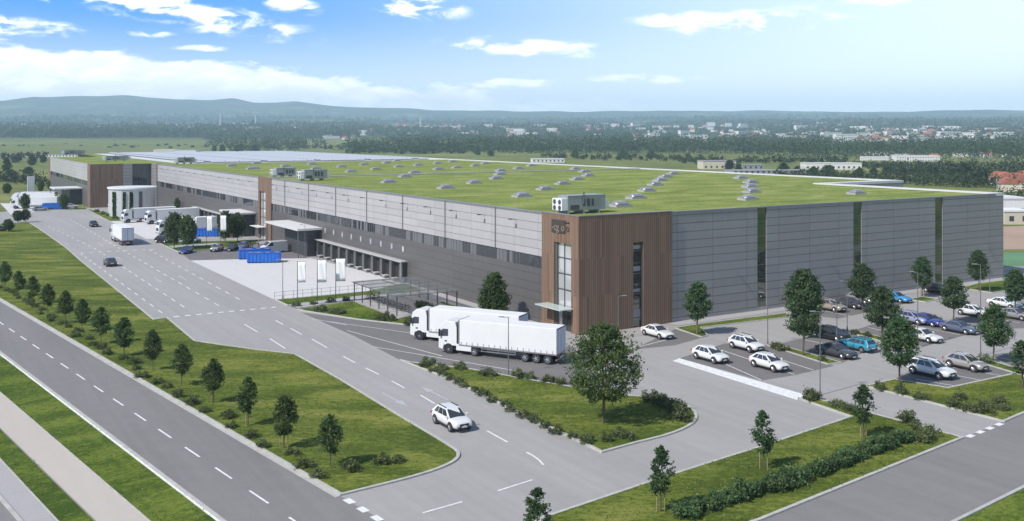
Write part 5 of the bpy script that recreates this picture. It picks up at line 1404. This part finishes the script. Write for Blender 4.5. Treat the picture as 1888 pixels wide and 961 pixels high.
# woods and hedgerows that read as one mass
def woodland(name, spots, per, spread, leaf, label=None):
    rs = np.random.RandomState(11); pts = []
    for (p, h, r) in spots:
        q = rs.normal(size=(per, 3)) * np.array([.42, .42, .26]) * np.array([r, r, h]); q[:, 2] += h * .55
        q = q + np.array([p.x, p.y, p.z]); pts.append(q)
    pts = np.concatenate(pts); d = np.linalg.norm(pts[:, :2], axis=1)
    v = leaf_quads(pts, 1.0, rs, .6); c = np.repeat(pts, 4, axis=0); v = c + (v - c) * (leaf * np.repeat(d, 4)[:, None])
    o = bpy.data.objects.new(name, quads_mesh(name, v, M['leaf_far'])); link(o); return tag(o, label, 'woodland' if label else None, kind='stuff')
spots = []
for _ in range(5200):
    px = rb.uniform(-150, 2050); y_ = rb.random()
    r = 1250 + 2200 * y_
    k = mnoise.noise(Vector((px / 170, r / 420, 3.3)))
    # open fields on the left up to 2.6 km
    if px < 380 and r < 2650: continue
    if 380 <= px < 640 and r < 2650 and k < -.05: continue
    if px >= 640 and px < 1420 and r < 1180 + 160 * k: continue
    if px >= 1420 and r < 1150: continue
    if r > 1600 and k < -.28: continue
    p = far_point(px, r); spots.append((p, rb.uniform(9, 17), rb.uniform(6, 11)))
for _ in range(900):      # dark belt of trees along the edge of the fields
    px = rb.uniform(640, 1950); r = rb.uniform(1180, 1330) if px < 1400 else rb.uniform(1000, 1180); p = far_point(px, r); spots.append((p, rb.uniform(13, 20), rb.uniform(6, 10)))
for _ in range(900):
    px = rb.uniform(-100, 660); r = rb.uniform(2600, 2850); p = far_point(px, r); spots.append((p, rb.uniform(16, 24), rb.uniform(8, 12)))
woodland('distant_woodland', spots, 44, 1, .00085)
spots = []
for _ in range(5200):
    px = rb.uniform(-200, 2100); r = 3300 + 4200 * rb.random() ** 1.3; k = mnoise.noise(Vector((px / 210, r / 700, 9.3)))
    if k < -.05: continue
    p = far_point(px, r); spots.append((p, rb.uniform(12, 20), rb.uniform(14, 30)))
woodland('distant_woodland', spots, 14, 1, .0013)
# hedgerows in the nearer fields at right and left
spots = []
for a, c, n in (((1430, 328), (1888, 350), 80), ((1640, 322), (1930, 326), 75), ((1560, 310), (1930, 312), 60), ((1700, 335), (1930, 340), 40), ((640, 276), (1250, 280), 60), ((1250, 302), (1560, 300), 40), ((380, 272), (660, 275), 40), ((-40, 272), (380, 274), 30), ((-60, 296), (90, 292), 18), ((-40, 330), (85, 344), 22), ((640, 281), (860, 283), 30), ((1000, 292), (1300, 297), 30), ((1840, 372), (1930, 380), 14)):
    for i in range(n):
        g = G(a[0] + (c[0] - a[0]) * (i + rb.random()) / n, a[1] + (c[1] - a[1]) * (i + .5) / n + rb.uniform(-3, 2)); spots.append((g, rb.uniform(3, 6.5), rb.uniform(2.5, 5)))
woodland('hedgerow', spots, 90, 1, .0009)

def building_mesh(w, d, h, kind, wallm, roofm):
    b = MB(); b.box(-w/2, w/2, -d/2, d/2, 0, h, 0)
    if kind == 'gable':
        rh = d * .42
        b.add([(-w/2 - .3, -d/2 - .4, h), (w/2 + .3, -d/2 - .4, h), (w/2 + .3, d/2 + .4, h), (-w/2 - .3, d/2 + .4, h), (-w/2 - .3, 0, h + rh), (w/2 + .3, 0, h + rh)], [(0, 1, 5, 4), (2, 3, 4, 5), (0, 4, 3), (1, 2, 5), (0, 3, 2, 1)], 1)
    else: b.box(-w/2 - .2, w/2 + .2, -d/2 - .2, d/2 + .2, h, h + .5, 1)
    nx = max(2, int(w / 3.4)); ny = max(1, int(h / 3.1))
    for i in range(nx):
        for j in range(ny):
            x = -w/2 + (i + .5) * w / nx; z = .9 + j * h / ny
            b.box(x - .65, x + .65, -d/2 - .05, -d/2 - .01, z, z + 1.4, 2); b.box(x - .65, x + .65, d/2 + .01, d/2 + .05, z, z + 1.4, 2)
    return b, [wallm, roofm, M['glass']]
def building(name, loc, w, d, h, kind, wm, rm, label, cat, rz, group=None):
    b, ms = building_mesh(w, d, h, kind, M[wm], M[rm]); o = b.build(name, ms); o.location = loc; o.rotation_euler = (0, 0, rz); return tag(o, label, cat, group)
def shed(px, py, wpx, d, h, kind, wm, rm, label, rz=0.1, name='shed', cat='building'):
    g = G(px, py); w = wpx * g.y / FOC; building(name, (g.x, g.y + d / 2, 0), w, d, h, kind, wm, rm, label, cat, rz)
shed(1537, 313, 104, 12, 4.2, 'flat', 'render_white', 'white_sheet', 'long low white flat building among the field trees', .0)
shed(1325, 312, 62, 14, 5.5, 'flat', 'render_cream', 'tile_grey', 'tan boxy building behind the white roof edge', .1)
shed(1388, 313, 40, 8, 3.0, 'flat', 'tile_grey', 'tile_grey', 'low dark grey shed beside the tan boxy building', .1)
shed(303, 284, 40, 25, 5.0, 'flat', 'render_cream', 'white_sheet', 'pale flat building behind the solar panels, left one', .0)
shed(342, 284, 38, 20, 4.0, 'flat', 'render_white', 'white_sheet', 'white flat building behind the solar panels, right one', .0)
shed(120, 290, 300, 8, 2.6, 'flat', 'render_white', 'tile_grey', 'very long low white wall-like shed in the left fields', .0)
shed(1010, 300, 60, 12, 3.0, 'flat', 'render_white', 'white_sheet', 'small white shed behind the far roof corner', .1)
shed(1420, 322, 150, 14, 2.2, 'flat', 'concrete_grey', 'tile_grey', 'long low pale roof behind the hall', .15)
shed(1868, 398, 60, 16, 5.0, 'flat', 'render_white', 'white_sheet', 'white flat-roofed building right of the hall corner', .05)
shed(1876, 414, 50, 8, 3.5, 'flat', 'render_cream', 'white_metal', 'low cream building in front of the white one right of the hall', .05)
for i, (px, py, wm, rm, lb) in enumerate(((1868, 343, 'render_white', 'tile_red', 'white house with red roof beyond the hall corner, larger one'), (1884, 350, 'render_cream', 'tile_red', 'cream house with red roof beyond the hall corner, lower one'), (1858, 353, 'render_cream', 'tile_red', 'small cream house with red roof beside the hall corner'), (1846, 340, 'render_white', 'tile_red', 'white house with red roof behind the others near the hall corner'), (1895, 338, 'render_white', 'tile_red', 'white house with red roof at the picture edge'))):
    g = G(px, py); building('house', (g.x, g.y, 0), 9, 7, 3.4, 'gable', wm, rm, lb, 'house', .3 + i * .5, 'red-roofed houses beyond the hall')
# the town: copies of a few houses and blocks
TOWN = []
for nm, w, d, h, kd, wm, rm, lb, gp in (('house', 14, 10, 6, 'gable', 'render_white', 'tile_red', 'small white house with red roof out in the distant town and its suburbs', 'white houses of the distant town'),
        ('house', 13, 10, 5.5, 'gable', 'render_cream', 'tile_red', 'small cream house with red roof out in the distant town and its suburbs', 'cream houses of the distant town'),
        ('apartment_block', 38, 13, 14, 'flat', 'render_white', 'white_sheet', 'pale apartment block among the trees of the distant town', 'apartment blocks of the distant town'),
        ('warehouse_shed', 60, 25, 8, 'flat', 'render_white', 'white_sheet', 'wide white shed among the trees of the distant town', 'sheds of the distant town'),
        ('tower_block', 18, 16, 30, 'flat', 'render_cream', 'tile_grey', 'tall cream tower block in the distant town', 'tower blocks of the distant town')):
    TOWN.append((nm, building_mesh(w, d, h, kd, M[wm], M[rm]), lb, gp, h, kd))
made = {}
def town_house(k, px, r):
    nm, (b, ms), lb, gp, h, kd = TOWN[k]
    if k not in made: o = made[k] = b.build(nm, ms)
    else: o = made[k].copy(); link(o)
    p = far_point(px, r); o.location = (p.x, p.y, p.z - .3); o.rotation_euler = (0, 0, rb.uniform(-.6, .6)); s = rb.uniform(.6, 1.1); o.scale = (s * rb.uniform(.8, 1.3), s, s * rb.uniform(.9, 1.4))
    tag(o, lb, {'house': 'house', 'apartment_block': 'apartment block', 'warehouse_shed': 'shed', 'tower_block': 'tower block'}[nm], gp)
    return o
for _ in range(210):
    px = rb.gauss(1680, 140); r = rb.uniform(2000, 3400)
    town_house(rb.choice((0, 0, 1, 1, 2, 2, 3)), px, r)
for _ in range(190):
    px = rb.uniform(520, 1560); r = rb.uniform(2300, 4400); town_house(rb.choice((0, 1, 0, 1, 2, 2, 3)), px, r)
for _ in range(30): town_house(rb.choice((0, 2, 3)), rb.uniform(0, 520), rb.uniform(3000, 4400))
for _ in range(12): town_house(rb.choice((1, 0, 3)), rb.uniform(1560, 1930), rb.uniform(900, 1250)).scale *= .6
for px, r in ((1600, 2900), (1745, 3100)): town_house(4, px, r).scale *= .6
for i, (px, r, h) in enumerate(((406, 4200, 52), (471, 4100, 46), (775, 3900, 40))):
    p = far_point(px, r); b = MB(); b.tube((0, 0, 0), (0, 0, h), 2.4, 1.2, 10)
    o = b.build('chimney_stack', M['render_white']); o.location = p
    tag(o, ('thin white chimney before the hills, leftmost of three', 'thin white chimney before the hills, the middle one of three', 'thin pale chimney in the town behind the green roof')[i], 'chimney', 'far chimneys')

# rough grass standing on the nearer lawns, too many blades to count
def rough_grass():
    rs = np.random.RandomState(3); pts = []
    for poly, z in LAWNS:
        P_ = np.array([(v.x, v.y) for v in poly]); lo, hi = P_.min(0), P_.max(0)
        lo = np.maximum(lo, (-75, 40)); hi = np.minimum(hi, (60, 150))
        if (hi <= lo).any(): continue
        n = int(min(90000, (hi - lo).prod() * 26)); q = rs.uniform(lo, hi, size=(n, 2))
        ins = np.zeros(n, bool); j = len(P_) - 1
        for i in range(len(P_)):
            a, b_ = P_[i], P_[j]
            c = ((a[1] > q[:, 1]) != (b_[1] > q[:, 1])) & (q[:, 0] < (b_[0] - a[0]) * (q[:, 1] - a[1]) / (b_[1] - a[1] + 1e-12) + a[0]); ins ^= c; j = i
        q = q[ins]; vis = np.abs(q[:, 0]) < q[:, 1] * .56; q = q[vis]
        pts.append(np.column_stack([q, np.full(len(q), z)]))
    p = np.concatenate(pts); n = len(p); k = np.array([mnoise.noise(Vector((x * .3, y * .3, 2.2))) for x, y, _ in p]); keep = rs.uniform(-.5, .9, n) < k + .05; p = p[keep]; n = len(p)
    a = rs.uniform(0, 2*np.pi, n); h = rs.uniform(.03, .10, n); w = rs.uniform(.03, .07, n); d = np.column_stack([np.cos(a) * w, np.sin(a) * w, np.zeros(n)]); ln = np.column_stack([rs.normal(size=(n, 2)) * .06, h])
    v = np.stack([p - d, p + d, p + d * .4 + ln, p - d * .4 + ln], 1).reshape(-1, 3)
    o = bpy.data.objects.new('rough_grass', quads_mesh('rough_grass', v, M['blade'])); link(o); tag(o, kind='stuff')
M['blade'] = mat_leaf('grass blades', (.085, .115, .022), (.22, .25, .06), .35, .3)
rough_grass()
